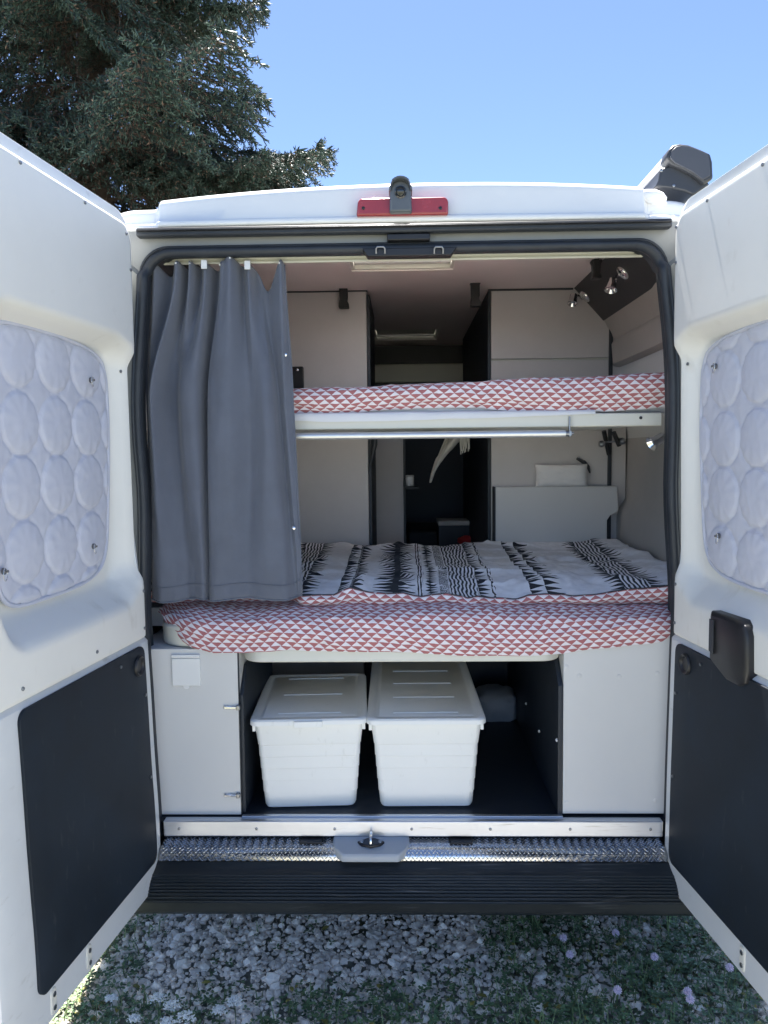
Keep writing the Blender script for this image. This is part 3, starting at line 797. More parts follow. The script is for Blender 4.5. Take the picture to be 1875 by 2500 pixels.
# ---- awning along the roof edge on the right
def awning():
    Y0 = .09
    out = [(1627, 385), (1632, 366), (1644, 354), (1660, 350), (1682, 353), (1710, 364), (1735, 375), (1740, 395), (1742, 436), (1720, 448), (1690, 425), (1660, 410), (1640, 400)]
    P = [(X_(x, y, Y0), Z_(x, y, Y0)) for x, y in out]
    cxm, czm = np.mean([p[0] for p in P]), np.mean([p[1] for p in P])
    case = MB().prism([((x-cxm)*.97+cxm, (z-czm)*.97+czm) for x, z in P], 'y', Y0+.03, 3.6).build('awning', AWNC, van, bevel=.004)
    cap = MB().prism(P, 'y', Y0, Y0+.06).build('end_cap', AWN, case, bevel=.007, seg=3)
    MB().prism([((x-cxm)*.86+cxm, (z-czm)*.86+czm) for x, z in P], 'y', Y0-.004, Y0+.004).build('cap_face', mat('cap_panel', (.06, .065, .08), .5), case, bevel=.002)
    br = [(1612, 412), (1640, 402), (1665, 414), (1700, 432), (1735, 448), (1700, 474), (1690, 476), (1672, 468), (1640, 461), (1600, 456), (1608, 440)]
    MB().prism([(X_(x, y, Y0+.02), Z_(x, y, Y0+.02)) for x, y in br], 'y', Y0+.02, Y0+.30).build('bracket', AWN, case, bevel=.006)
    for px, py in ((1615, 416), (1645, 453)):
        c = at(px, py, Y0+.018); MB().lathe([(.0045, 0), (.0045, .003), (.002, .004)], (c[0], Y0+.02, c[2]), (0, -1, 0), 10).build('screw', STEEL, case)
    c = at(1598, 482, .05)
    mb = MB(); mb.lathe([(.004, -.045), (.016, -.03), (.021, -.005), (.017, .02), (.006, .036)], (c[0]-.002, .045, c[2]), (1, 0, -.22), 14)
    o = mb.build('sealant_lump', BRISTLE, van, smooth=180)
awning()

# ---- sill, tread plate, lock, bumper
sx0, sx1 = X_(400, 2018, .0), X_(1618, 2016, .0)
zs1, zs0 = .521, .4715
sill = box('sill_strip', sx0, sx1, -.004, .026, zs0, zs1, ALU, van, bevel=.003)
for px in (437, 626, 817, 1005, 1197, 1392, 1588):
    c = at(px, 2022, -.004); MB().lathe([(.0048, 0), (.0045, .0015), (.002, .0028)], (c[0], -.004, .4965), (0, -1, 0), 10).build('screw', STEEL, sill)
box('sill_gap', sx0, sx1, .012, .03, .445, .4725, RUBBER, van, bevel=0)
def tread():
    prof = [(.012, .462), (-.022, .460), (-.040, .457), (-.052, .450), (-.060, .440), (-.063, .424)]
    prof = [tuple(p) for p in catmull(prof, 4, False)]
    V = []; k = len(prof)
    for x in (sx0+.002, sx1-.006): V += [(x, y, z) for y, z in prof]
    o = fixn(obj('tread_plate', V, [(i, i+1, k+i+1, k+i) for i in range(k-1)], TREADM, van, smooth=60))
    o.modifiers.new('solid', 'SOLIDIFY').thickness = .003
    mb = MB(); L = [0]
    for i in range(1, k): L.append(L[-1]+math.hypot(prof[i][0]-prof[i-1][0], prof[i][1]-prof[i-1][1]))
    def pt(s):
        y = float(np.interp(s, L, [p[0] for p in prof])); z = float(np.interp(s, L, [p[1] for p in prof]))
        y2 = float(np.interp(s+.002, L, [p[0] for p in prof])); z2 = float(np.interp(s+.002, L, [p[1] for p in prof]))
        d = Vector((0, y2-y, z2-z))
        if d.length < 1e-6: d = Vector((0, -1, -1))
        d.normalize(); nn = Vector((0, d.z, -d.y))
        if nn.z < 0: nn = -nn
        return Vector((0, y, z)), d, nn
    st = .0125; row = 0; s = .006
    while s < L[-1]-.003:
        x = sx0+.008+(.5*st if row % 2 else 0)
        c, d, nn = pt(s)
        while x < sx1-.012:
            sg = 1 if (row+int(round((x-sx0)/st))) % 2 else -1
            ax = (Vector((1, 0, 0))*.75+d*sg*.66).normalized(); bx = nn.cross(ax)
            q = Vector((x, c.y, c.z)); hl, hw, hh = .0058, .0017, .0013
            q0 = q+nn*.0002
            mb.add([q0+ax*hl, q0+bx*hw, q0-ax*hl, q0-bx*hw, q0+nn*hh+ax*hl*.45, q0+nn*hh-ax*hl*.45], [(0, 1, 4), (1, 5, 4), (1, 2, 5), (2, 3, 5), (3, 4, 5), (3, 0, 4)])
            x += st
        s += .0072; row += 1
    t = obj('tread_pattern', mb.v, mb.f, TREADM, o, smooth=0); tag(t, kind='stuff')
    for px in (760, 1126):
        a = at(px, 2052, -.01)
        box('rubber_stop', a[0]-.035, a[0]+.035, -.028, .008, .459, .467, BLACKP, van, bevel=.003)
tread()
def striker():
    c = at(905, 2065, -.05); cx = c[0]
    poly = [(cx-.118, .006), (cx+.118, .006), (cx+.118, -.03), (cx+.108, -.055), (cx+.085, -.080), (cx-.085, -.080), (cx-.108, -.055), (cx-.118, -.03)]
    V = []; k = len(poly)
    top = [(x, y, .472 if y > -.01 else (.466 if y > -.06 else .452)) for x, y in poly]
    bot = [(x*1.0, y-.002, .452 if y > -.01 else .430) for x, y in poly]
    Fc = [tuple(range(k)), tuple(range(2*k-1, k-1, -1))]+[(i, k+i, k+(i+1) % k, (i+1) % k) for i in range(k)]
    o = fixn(obj('lock_cover', top+bot, Fc, mat('lock_grey', (.40, .43, .47), .4), van, bevel=.006, seg=3))
    MB().prism([(cx-.042, -.030), (cx-.012, -.008), (cx+.012, -.008), (cx+.042, -.030), (cx+.03, -.046), (cx, -.058), (cx-.03, -.046)], 'z', .462, .4705).build('striker_plate', BLACKP, o, bevel=.002)
    for dx in (-.028, .028): MB().lathe([(.007, 0), (.006, .003), (.003, .004)], (cx+dx, -.033, .470), (0, 0, 1), 10).build('bolt', STEEL, o)
    MB().tube([(cx, -.046, .468), (cx, -.046, .484), (cx, -.040, .490), (cx, -.014, .490), (cx, -.008, .484), (cx, -.008, .468)], .0045, 8).build('striker_loop', CHROME, o, smooth=60)
striker()
def bumper():
    prof = [(.05, .425), (-.060, .423), (-.072, .421), (-.085, .410), (-.100, .402)]
    y, z = -.104, .399
    for i in range(9):                                       # fine ribs running across
        prof += [(y, z+.0018), (y-.0035, z+.0012), (y-.0045, z-.0012), (y-.0065, z-.0030)]
        y -= .0062-.0004*i; z -= .0052+.0006*i
    prof += [(y-.001, z-.006), (y-.002, .330), (y+.002, .306), (y+.018, .290), (.10, .285)]
    xs = [-.985, -.96, -.90, -.84, .86, .92, .96, .985]; dy = [.20, .12, .04, .01, .01, .04, .12, .20]
    V = []; k = len(prof)
    for x, d in zip(xs, dy): V += [(x, yy+d, zz) for yy, zz in prof]
    o = fixn(obj('rear_bumper', V, [(i*k+j, (i+1)*k+j, (i+1)*k+j+1, i*k+j+1) for i in range(len(xs)-1) for j in range(k-1)], BUMP, van, smooth=25))
bumper()

# ---- rear doors -----------------------------------------------------------
AD = R(6.6)
def DF(side):
    O = np.array([side*.82, -.02, 0]); d = np.array([side*math.sin(AD), -math.cos(AD), 0]); nn = np.array([-side*math.cos(AD), -math.sin(AD), 0])
    return (lambda u, z, w: tuple(O+d*u+nn*w+np.array([0, 0, z]))), Vector(d), Vector(nn)
UW = .78
def wprof(side, z): return .82-edgeXs(side, z)
FLOORW = -.036
def trim_w(side, u, z):
    top, bot = wprof(side, 2.24)+.003, wprof(side, 1.17)+.003
    base = bot+(top-bot)*float(sstep((z-1.2)/.8))
    du = max(.085-u, 0)/.115+max(u-.645, 0)/.06
    dz = max(z-1.955, 0)/.045+max(1.300-z, 0)/.085
    # rounded corners of the recess
    cu = max(.13-u, 0, u-.60)/.06; cz = max(z-1.91, 0)/.05 if z > 1.6 else max(1.345-z, 0)/.06
    corner = max(0, math.hypot(min(cu, 1), min(cz, 1))-1)*.75
    dd = min(1, math.hypot(du, dz)+corner)
    S = 1-float(sstep(dd))
    return base*(1-S)+FLOORW*S

def door(side):
    W, d, nn = DF(side)
    zt, zb, rc = 2.354, .352, .075
    def e0(z):                                                # hinge-side edge, rounded at the top and bottom corners
        e = 0.0
        if z > zt-rc: e = rc-math.sqrt(max(0, rc*rc-(z-zt+rc)**2))
        if z < zb+.10: e = .10-math.sqrt(max(0, .01-(zb+.10-z)**2)); e *= .7
        return e
    zs = np.unique(np.concatenate([[1.100, 1.112], zt-rc+rc*np.sin(np.linspace(0, math.pi/2, 9)), np.linspace(zb+.10, zt-rc, 44), zb+.10-.10*np.sin(np.linspace(0, math.pi/2, 8))]))
    us = [0, .012, .03, .1, .25, .4, .55, .7, .768, .78]
    fr_, bk = [], []
    for z in zs:
        w = wprof(side, z)
        for q in us:
            u = e0(z)+(UW-e0(z))*q/UW
            rim = .004*(1-sstep(q/.012)) + .004*float(sstep((q-.768)/.012))
            mid = .085*float(sstep((z-1.15)/.07))*float(sstep((2.08-z)/.07))*float(sstep((u-.008)/.04))
            fr_.append(W(u, z, w-.012+.012*float(sstep((1.112-z)/.012))-rim-mid)); bk.append(W(u, z, -.090+.25*w+.01*float(sstep((q-.7)/.08))))
    nx = len(us); ny = len(zs); V = fr_+bk; Fc = grid_faces(nx, ny)+[tuple(reversed([i+nx*ny for i in f])) for f in grid_faces(nx, ny)]
    ring = [i for i in range(nx)]+[j*nx+nx-1 for j in range(1, ny)]+[(ny-1)*nx+i for i in range(nx-2, -1, -1)]+[j*nx for j in range(ny-2, 0, -1)]
    for a, b in zip(ring, ring[1:]+ring[:1]): Fc.append((a, b, b+nx*ny, a+nx*ny))
    D = fixn(obj('rear_door', V, Fc, DOORP, van, smooth=35, bevel=.004))
    D['label'] = 'open rear door on the %s with white trim and black lower board' % ('left' if side < 0 else 'right')
    # upper trim with its deep window recess
    z0, z1, rt = 1.113, 2.322, .06
    def t0(z):
        e = .012
        if z > z1-rt: e += rt-math.sqrt(max(0, rt*rt-(z-z1+rt)**2))
        if z < z0+.012: e += .012-math.sqrt(max(0, .012**2-(z0+.012-z)**2))
        return e
    zs = np.unique(np.concatenate([np.linspace(z0+.012, z1-rt, 110), z1-rt+rt*np.sin(np.linspace(0, math.pi/2, 10)), z0+.012-.012*np.sin(np.linspace(0, math.pi/2, 4))]))
    nx = 74; V = []
    for z in zs:
        a = t0(z)
        for i in range(nx):
            u = a+(.772-a)*i/(nx-1)
            edge = min((u-a)/.006, (z-z0)/.006, (z1-z)/.006, 1); edge = max(edge, 0)
            V.append(W(u, z, trim_w(side, u, z)-.006*(1-math.sqrt(edge))))
    ny = len(zs); Fc = grid_faces(nx, ny)
    Vb = [W(0, 0, 0)]
    k = len(V); ring = [i for i in range(nx)]+[j*nx+nx-1 for j in range(1, ny)]+[(ny-1)*nx+i for i in range(nx-2, -1, -1)]+[j*nx for j in range(ny-2, 0, -1)]
    back = []
    for r_ in ring: p = Vector(V[r_])-nn*.012; back.append(tuple(p))
    V = V+back; m = len(ring)
    for q in range(m): Fc.append((ring[q], ring[(q+1) % m], k+(q+1) % m, k+q))
    T = fixn(obj('inner_trim', V, Fc, TRIM, D, smooth=50))
    # pane behind the mat
    P = [W(u, z, FLOORW-.004) for u, z in ((.05, 1.30), (.70, 1.30), (.70, 1.98), (.05, 1.98))]
    # lower black board
    poly = rrect(.030, .640, .412, 1.098, .028, 6); V = []; nP = len(poly)
    zz = sorted(set(round(float(q), 4) for q in np.linspace(.412, 1.098, 24)))
    # board as a strip grid following the curve of the door
    V = []; rows = []
    zs = np.unique(np.concatenate([np.linspace(.464, 1.07, 24), 1.07+.028*np.sin(np.linspace(0, 1.57, 7)), .464-.028*np.sin(np.linspace(0, 1.57, 7))]))
    for z in zs:
        e = 0
        if z > 1.07: e = .028-math.sqrt(max(0, .028**2-(z-1.07)**2))
        if z < .464: e = .028-math.sqrt(max(0, .028**2-(.464-z)**2))
        for q in np.linspace(0, 1, 8): V.append(W(.048+e+(.612-2*e)*q, z, wprof(side, z)+.004))
    o = fixn(obj('lower_board', V, grid_faces(8, len(zs)), BOARD, D, smooth=60))
    sm = o.modifiers.new('solid', 'SOLIDIFY'); sm.thickness = .008; sm.offset = 0
    b = o.modifiers.new('bevel', 'BEVEL'); b.width = .0025; b.segments = 2; b.limit_method = 'ANGLE'; b.angle_limit = R(50)
    def on(u, z, lift=0): return W(u, z, (trim_w(side, u, z) if z > 1.11 else wprof(side, z)+.0085)+lift)
    # ring pull
    uc, zc = (.092, 1.045) if side < 0 else (.115, 1.05)
    c = on(uc, zc, 0)
    mb = MB().lathe([(.030, 0), (.030, .004), (.027, .007), (.022, .004), (.0185, -.002), (.012, -.002)], c, nn, 24)
    mb.build('ring_pull', BLACKP, D, smooth=50)
    # screws
    scr = MB().lathe([(.0045, -.001), (.0050, .001), (.0046, .0028), (.0022, .0042)], (0, 0, 0), nn, 10)
    s0 = obj('screw', scr.v, scr.f, STEEL, D, origin=(0, 0, 0)); fixn(s0)
    spots = [(.050, 2.292), (.275, 2.308), (.55, 2.308), (.030, 2.195), (.030, 1.905), (.028, 1.255), (.030, 1.143), (.31, 1.143), (.635, 1.143)] if side < 0 else \
            [(.028, 2.29), (.20, 2.308), (.45, 2.308), (.028, 2.19), (.030, 1.905), (.028, 1.265), (.028, 1.15), (.70, 1.15), (.70, 2.30)]
    spots += [(.064, .95), (.064, .70), (.20, 1.072)]
    for i, (u, z) in enumerate(spots):
        p = on(u, z)
        o = s0 if i == 0 else copy_part(s0, D, p)
        if i == 0: o.location = Vector(p)-P_of(D)
        if z < 1.1: o.data = o.data if i == 0 else o.data
    # guide block low on the door edge
    for u in (.44, .60):
        c = Vector(on(u, .375, 0))
        mb = MB()
        def cp(du, dz, w): return tuple(Vector(W(u+du, .392+dz, wprof(side, .4)-.012+w)))
        prof = rrect(-.013, .013, -.034, .034, .0125, 6); k = len(prof)
        V = [cp(a, b2, 0) for a, b2 in prof]+[cp(a*.9, b2*.95, .015) for a, b2 in prof]
        mb.add(V, [tuple(range(k)), tuple(range(k, 2*k))]+[(i, (i+1) % k, k+(i+1) % k, k+i) for i in range(k)])
        mb.build('guide_block', CREAM, D, bevel=.003)
        for dz in (-.016, .016): MB().lathe([(.006, 0), (.006, .002), (.003, .003)], cp(0, dz, .015), nn, 10).build('screw', STEEL, D)
    if side > 0:                                              # dark latch cover over trim and board
        def cp(u, z, w): return W(u, z, w)
        b0 = wprof(side, 1.15)+.006
        prof = [(.262, 1.235), (.40, 1.238), (.425, 1.228), (.436, 1.205), (.440, 1.12), (.428, 1.085), (.40, 1.072), (.345, 1.072), (.262, 1.105)]
        k = len(prof)
        cu, cz = .35, 1.155
        V = [cp(u, z, b0-.03) for u, z in prof]+[cp(u, z, b0+.012) for u, z in prof]+[cp(cu+(u-cu)*.88, cz+(z-cz)*.88, b0+.019) for u, z in prof]
        Fc = [tuple(range(k)), tuple(range(2*k, 3*k))]+[(r_*k+i, r_*k+(i+1) % k, (r_+1)*k+(i+1) % k, (r_+1)*k+i) for r_ in (0, 1) for i in range(k)]
        H = MB(); H.add(V, Fc); H = H.build('latch_cover', BLACKP, D, bevel=.004, seg=3)
        mb = MB()
        V = [cp(u, z, w) for w in (b0+.019, b0+.023) for u, z in ((.272, 1.215), (.292, 1.215), (.292, 1.125), (.272, 1.130))]
        mb.add(V, [(0, 1, 2, 3), (4, 5, 6, 7), (0, 1, 5, 4), (1, 2, 6, 5), (2, 3, 7, 6), (3, 0, 4, 7)]); mb.build('grip_slot', RUBBER, D, bevel=.001)
    return D
for s in (-1, 1): door(s)

# ---- thermal mats on the door windows
MATO = [(.105, 1.93), (.18, 1.953), (.30, 1.964), (.45, 1.968), (.555, 1.960), (.605, 1.935), (.632, 1.87), (.638, 1.70), (.63, 1.50), (.605, 1.37), (.55, 1.312), (.40, 1.306), (.25, 1.312), (.165, 1.332), (.125, 1.362), (.102, 1.42), (.086, 1.55), (.073, 1.70), (.073, 1.85), (.082, 1.895)]
def window_mat(side, label):
    W, d, nn = DF(side)
    base = W(.35, 1.306, -.03)
    t = thing('window_mat', label, 'thermal mat', base, 'quilted mats on the rear door windows')
    out = [tuple(p) for p in catmull(MATO, 8)]
    OX = np.array([p[0] for p in out]); OZ = np.array([p[1] for p in out])
    us = np.arange(.06, .655, .0048); zs = np.arange(1.295, 1.985, .0048)
    U, Z = np.meshgrid(us, zs); n = len(out)
    ins = np.zeros(U.shape, bool); dist = np.full(U.shape, 9.0)
    for i in range(n):
        x0, y0, x1, y1 = OX[i], OZ[i], OX[(i+1) % n], OZ[(i+1) % n]
        c = ((y0 > Z) != (y1 > Z)) & (U < (x1-x0)*(Z-y0)/(y1-y0+1e-12)+x0); ins ^= c
        L2 = (x1-x0)**2+(y1-y0)**2; tt = np.clip(((U-x0)*(x1-x0)+(Z-y0)*(y1-y0))/L2, 0, 1)
        dist = np.minimum(dist, np.hypot(U-x0-tt*(x1-x0), Z-y0-tt*(y1-y0)))
    pu, pz = (.192, 1.585) if side < 0 else (.203, 1.535)
    g = .1535
    fu = (U-pu)/g; fz = (Z-pz)/g
    cu = np.round(fu); cz = np.round(fz)
    jit = lambda a, b, s: .02*np.sin(a*12.9+b*78.2+s)
    rr = np.hypot(fu-cu-jit(cu, cz, 0), fz-cz-jit(cu, cz, 2))/.487
    circ = np.clip(1-rr**2, 0, 1)**.48
    # star shaped pillows between the circles
    su = np.abs((fu-.5)-np.round(fu-.5)); sz = np.abs((fz-.5)-np.round(fz-.5))
    star = np.clip(1-(su+sz)/.34, 0, 1)**.7*np.clip((rr-1.0)/.12, 0, 1)
    seamd = np.exp(-((rr-1.0)/.032)**2)
    h = .008+.0108*circ+.0032*star-.0026*seamd
    wr = np.array([[nz3(u*14+side*7, z*9, 3)*.0014+nz3(u*34, z*30, side*5)*.0012+.0022*max(0, nz3(u*40+z*25, z*22-u*18, 8)) for u in us] for z in zs])
    radial = .0009*np.sin(np.arctan2(fz-cz, fu-cu)*11+cu*3+cz*5)*np.clip(rr, 0, 1)**2*(rr < 1.1)
    h = h+wr+radial
    edge = np.clip(dist/.018, 0, 1); h = h*np.sqrt(edge)+.001
    V = []; idx = -np.ones(U.shape, int)
    for j in range(len(zs)):
        for i in range(len(us)):
            if ins[j, i] and dist[j, i] > .002: idx[j, i] = len(V); V.append(W(us[i], zs[j], -.030+h[j, i]))
    Fc = [(idx[j, i], idx[j, i+1], idx[j+1, i+1], idx[j+1, i]) for j in range(len(zs)-1) for i in range(len(us)-1) if min(idx[j, i], idx[j, i+1], idx[j+1, i+1], idx[j+1, i]) >= 0]
    fixn(obj('quilt', V, Fc, QUILT, t, smooth=180))
    MB().tube([W(u, z, -.024) for u, z in out], .0058, 8, True).build('piping', QUILT, t, smooth=180)
    rings = [(.185, 1.865), (.205, 1.41), (.60, 1.40)] if side < 0 else [(.170, 1.882), (.205, 1.425), (.60, 1.41)]
    for q, (u, z) in enumerate(rings):
        c = Vector(W(u, z, -.006)); a = d.copy(); up = Vector((0, 0, 1))
        cup = MB().lathe([(.008, -.004), (.008, .000), (.0045, .002), (.0025, .006), (.0032, .008), (.001, .009)], c, nn, 14).build('suction_cup', mat('clear_pvc', (.12, .12, .13), .2, coat=.5) if 'clear_pvc' not in MATS else MATS['clear_pvc'], t, smooth=50)
        th0 = random.uniform(0, 6)
        cc = c+nn*.009+a*.012-up*.006
        MB().tube([cc+(a*.9+nn*.3)*math.cos(k/14*6.283)*.0145+up*math.sin(k/14*6.283)*.0145 for k in range(14)], .0011, 6, True).build('pull_ring', CHROME, t, smooth=180)
window_mat(-1, 'silvery quilted thermal mat over the left rear door window')
window_mat(1, 'silvery quilted thermal mat over the right rear door window')

# ================================================================== INTERIOR FITTINGS
# ---- wardrobe on the left
YW = 1.28
wx1 = X_(896, 800, YW)
box('wardrobe', -1.03, wx1-.002, YW, YW+.62, .52, ZC-.012, LAMI, van, bevel=.002)
box('wardrobe_edge', wx1-.0005, wx1+.014, YW-.001, YW+.60, .522, ZC-.03, DARKL, van, bevel=.001)
box('wardrobe_coving', -.78, wx1+.004, YW-.006, YW+.01, ZC-.018, ZC-.003, RUBBER, van, bevel=.002)
# narrow grey panel beyond it, in the corridor
YN = 2.1
box('corridor_panel', X_(905, 1200, YN), X_(985, 1200, YN), YN, YN+.5, .52, 1.80, LAMI, van, bevel=.002)
box('corridor_panel_edge', X_(985, 1200, YN)+.001, X_(989, 1200, YN)+.004, YN-.002, YN+.5, .52, 1.80, RUBBER, van, bevel=.001)
# ---- cabinet on the right
YR = 1.30
cx0 = X_(1197, 800, YR)
zline = Z_(1300, 877, YR)
box('cabinet', cx0+.004, 1.04, YR, YR+.9, zline-.001+.0045, ZC-.012, LAMI, van, bevel=.002)
box('cabinet_lower', cx0+.004, 1.04, YR+.002, YR+.9, .52, zline-.0045, LAMI, van, bevel=.002)
box('cabinet_groove', cx0+.004, 1.04, YR+.02, YR+.03, zline-.006, zline+.006, RAILP, van, bevel=0)
box('cabinet_side', cx0-.012, cx0+.002, YR-.003, YR+1.45, .522, ZC-.02, DARKL, van, bevel=.002)
box('cabinet_coving', cx0-.01, .79, YR-.007, YR+.01, ZC-.02, ZC-.003, RUBBER, van, bevel=.002)
box('corner_strip', .955, .972, YR-.010, YR+.002, 1.0, 2.26, RUBBER, van, bevel=.002)
# low panel behind the bed, its ledge carries a pillow
YP = 1.22
px0, px1 = X_(1210, 1250, YP), .995
zp = Z_(1300, 1189, YP)
poly = [(px0, 1.0), (X_(1482, 1316, YP), 1.0), (X_(1482, 1270, YP), Z_(1482, 1270, YP)), (X_(1490, 1260, YP), Z_(1490, 1258, YP)), (X_(1509, 1251, YP), Z_(1510, 1248, YP)), (X_(1507, 1190, YP), zp), (px0, zp)]
MB().prism(poly, 'y', YP, YR-.002).build('bed_end_panel', LAMIW, van, bevel=.002)
MB().prism([(px0-.006, .95), (px0-.001, .95), (px0-.001, zp+.002), (px0-.006, zp+.002)], 'y', YP-.003, YR).build('panel_edge', RUBBER, van)
# bits deep in the van
YF = 3.05
box('cab_blind', -.40, .62, YF+.03, YF+.05, Z_(1000, 892, YF), Z_(1000, 826, YF), BLACKP, van, bevel=.01)
box('cab_shelf', -.40, X_(1142, 900, YF), YF, YF+.2, Z_(1000, 934, YF), Z_(1000, 888, YF), CREAM, van, bevel=.01)
box('cab_shelf_edge', -.40, X_(1142, 900, YF), YF-.01, YF+.15, Z_(1000, 947, YF), Z_(1000, 935, YF), BLACKP, van, bevel=.004)
MB().prism([(X_(1158, 835, 2.6), Z_(1158, 830, 2.6)), (X_(1176, 832, 2.6), Z_(1176, 830, 2.6)), (X_(1172, 860, 2.6), Z_(1172, 862, 2.6)), (X_(1154, 872, 2.6), Z_(1154, 872, 2.6))], 'y', 2.6, 2.62).build('locker_end', CREAM, van, bevel=.002)
c0, c1 = at(1070, 1273, 2.3), at(1151, 1283, 2.3)
box('step', c0[0], c1[0], 2.3, 2.55, c1[2], c0[2], mat('step_grey', (.45, .45, .44), .6), van, bevel=.004)
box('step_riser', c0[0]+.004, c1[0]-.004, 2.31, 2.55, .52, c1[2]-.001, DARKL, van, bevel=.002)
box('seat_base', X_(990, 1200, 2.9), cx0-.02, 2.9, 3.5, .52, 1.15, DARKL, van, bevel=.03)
# items in the corridor
c0, c1 = at(990, 1162, 2.0), at(1011, 1187, 2.0)
xc, rr = (c0[0]+c1[0])/2, (c1[0]-c0[0])/2
can = thing('canister', 'small pale canister beside the corridor panel, dim in the passage', 'canister', (xc, 2.04, float(c1[2])))
MB().lathe([(rr*.9, 0), (rr, .005), (rr, float(c0[2]-c1[2])-.012), (rr*.93, float(c0[2]-c1[2])-.008)], (xc, 2.04, float(c1[2])), (0, 0, 1), 20).build('body', WPLAS, can)
MB().lathe([(rr*1.03, 0), (rr*1.03, .008), (rr*.9, .011)], (xc, 2.04, float(c0[2])-.0075), (0, 0, 1), 20).build('lid', LAMI, can)
box('shelf', X_(989, 1190, 2.0), X_(1022, 1190, 2.0), 1.95, 2.12, float(c1[2])-.014, float(c1[2])-.001, DARKL, van)
c = at(1136, 1315, 2.35)
V = []; Fc = []
bm = bmesh.new(); bmesh.ops.create_icosphere(bm, subdivisions=3, radius=1)
for v in bm.verts: v.co = Vector((v.co.x*.055, v.co.y*.04, v.co.z*.03))*(1+.25*noise.noise(v.co*2.3))+Vector((c[0], 2.29-.05, c[2]))
bm.verts.index_update()
o = obj('folded_cloth', [v.co[:] for v in bm.verts], [[v.index for v in f.verts] for f in bm.faces], REDC, smooth=180); bm.free()
tag(o, 'small crumpled red cloth low in the dark passage below the grey step', 'cloth')
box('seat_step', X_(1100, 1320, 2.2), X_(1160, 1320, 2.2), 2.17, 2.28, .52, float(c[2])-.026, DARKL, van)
# ceiling fittings
for px, py in ((1056, 682),):
    c = atz(px, py, ZC); MB().lathe([(.048, 0), (.048, .006), (.040, .010), (.036, .006), (.012, .006)], (c[0], c[1], ZC), (0, 0, -1), 24).build('ceiling_lamp', BLACKP, van, smooth=50)
c = atz(1040, 766, ZC); MB().lathe([(.04, 0), (.04, .005), (.03, .009)], (c[0], c[1], ZC), (0, 0, -1), 20).build('ceiling_lamp', WPLAS, van, smooth=50)
for (x0, x1, y0, y1, Yb) in ((826, 852, 688, 753, YW-.03), (1147, 1173, 682, 749, 1.18), (1444, 1466, 636, 682, .78)):
    a, b = at(x0, y0, Yb), at(x1, y1, Yb); w = (b[0]-a[0])/2; cx = (a[0]+b[0])/2; zt, zb = a[2], b[2]; h = zt-zb
    pol = [(cx-w*1.15, zt), (cx+w*1.15, zt), (cx+w*1.15, zt-h*.13), (cx+w*.8, zt-h*.2), (cx+w*.8, zt-h*.62), (cx+w*.65, zt-h*.72), (cx+w*1.0, zt-h*.85), (cx+w*1.05, zb), (cx-w*.95, zb), (cx-w*.9, zt-h*.82), (cx-w*.75, zt-h*.66), (cx-w*.85, zt-h*.2), (cx-w*1.15, zt-h*.13)]
    k = MB().prism(pol, 'y', Yb-.02, Yb+.02).build('bunk_catch', BLACKP, van, bevel=.004)
    box('catch_foot', cx-w*.5, cx+w*.5, Yb-.012, Yb+.012, zt-.002, max(ZC+.001, zt+.002), BLACKP, k, bevel=0)
# spotlights on the sloping board
nsl = Vector((-.161, 0, -.145)).normalized()
nsl = Vector((-.745, 0, -.667))
def spot(basep, headp, label=None):
    # base on the sloping board: intersect the view ray with the board plane
    P0 = np.array([.93, 0, 2.258]); nn = np.array([nsl.x, 0, nsl.z])
    dd = ray(*basep); b = Vector(CAM+dd*(((P0-CAM)@nn)/(dd@nn)))
    h = Vector(at(headp[0], headp[1], b.y-.045))
    m = MB().lathe([(.030, 0), (.030, .008), (.024, .014), (.010, .018)], b, nsl, 20).build('spotlight', CHROME, van, smooth=50)
    j = b+nsl*.022
    mid = (j+h)/2+Vector((0, -.01, .012))
    MB().tube([tuple(b+nsl*.012), tuple(j), tuple(mid), tuple(h)], .005, 8).build('arm', CHROME, m, smooth=60)
    dh = (h-mid).normalized()
    dh = Vector((-.25, -.35, -.9)).normalized()
    MB().lathe([(.012, -.020), (.017, -.015), (.018, .012), (.024, .030), (.022, .031), (.014, .018)], h, dh, 20).build('lamp_head', CHROME, m, smooth=50)
spot((1523, 664), (1494, 692)); spot((1430, 722), (1400, 728))
c = at(1610, 1073, .30)
m = MB().lathe([(.026, 0), (.026, .01), (.012, .016)], (1.03, .36, c[2]), (-1, 0, 0), 20).build('spotlight', CHROME, van, smooth=50)
MB().tube([(1.02, .36, c[2]), (c[0]+.03, .32, c[2]+.008), (c[0], .30, c[2])], .006, 8).build('arm', CHROME, m, smooth=60)
MB().lathe([(.014, -.02), (.018, -.015), (.018, .014), (.025, .034), (.015, .020)], (c[0], .30, c[2]), (-.85, -.2, -.45), 20).build('lamp_head', CHROME, m, smooth=50)
# black box behind the curtain edge on the wardrobe, strap at its corner
a, b = at(712, 895, YW-.03), at(741, 946, YW-.03)
k = box('control_box', a[0]-.03, b[0], YW-.035, YW-.001, b[2]-.02, a[2], BLACKP, van, bevel=.004)
c = at(726, 903, YW-.036); MB().lathe([(.006, 0), (.006, .003), (.003, .004)], (c[0], YW-.034, c[2]), (0, -1, 0), 10).build('knob', CHROME, k)
a, b = at(898, 1076, YW-.02), at(915, 1136, YW-.02)
MB().tube([(b[0], YW-.012, a[2]+.1), (b[0], YW-.014, a[2]-.02), (b[0]-.008, YW-.016, (a[2]+b[2])/2), (a[0]+.01, YW-.014, b[2])], [.012, .013, .010, .007], 8).build('strap', RUBBER, van, smooth=60)
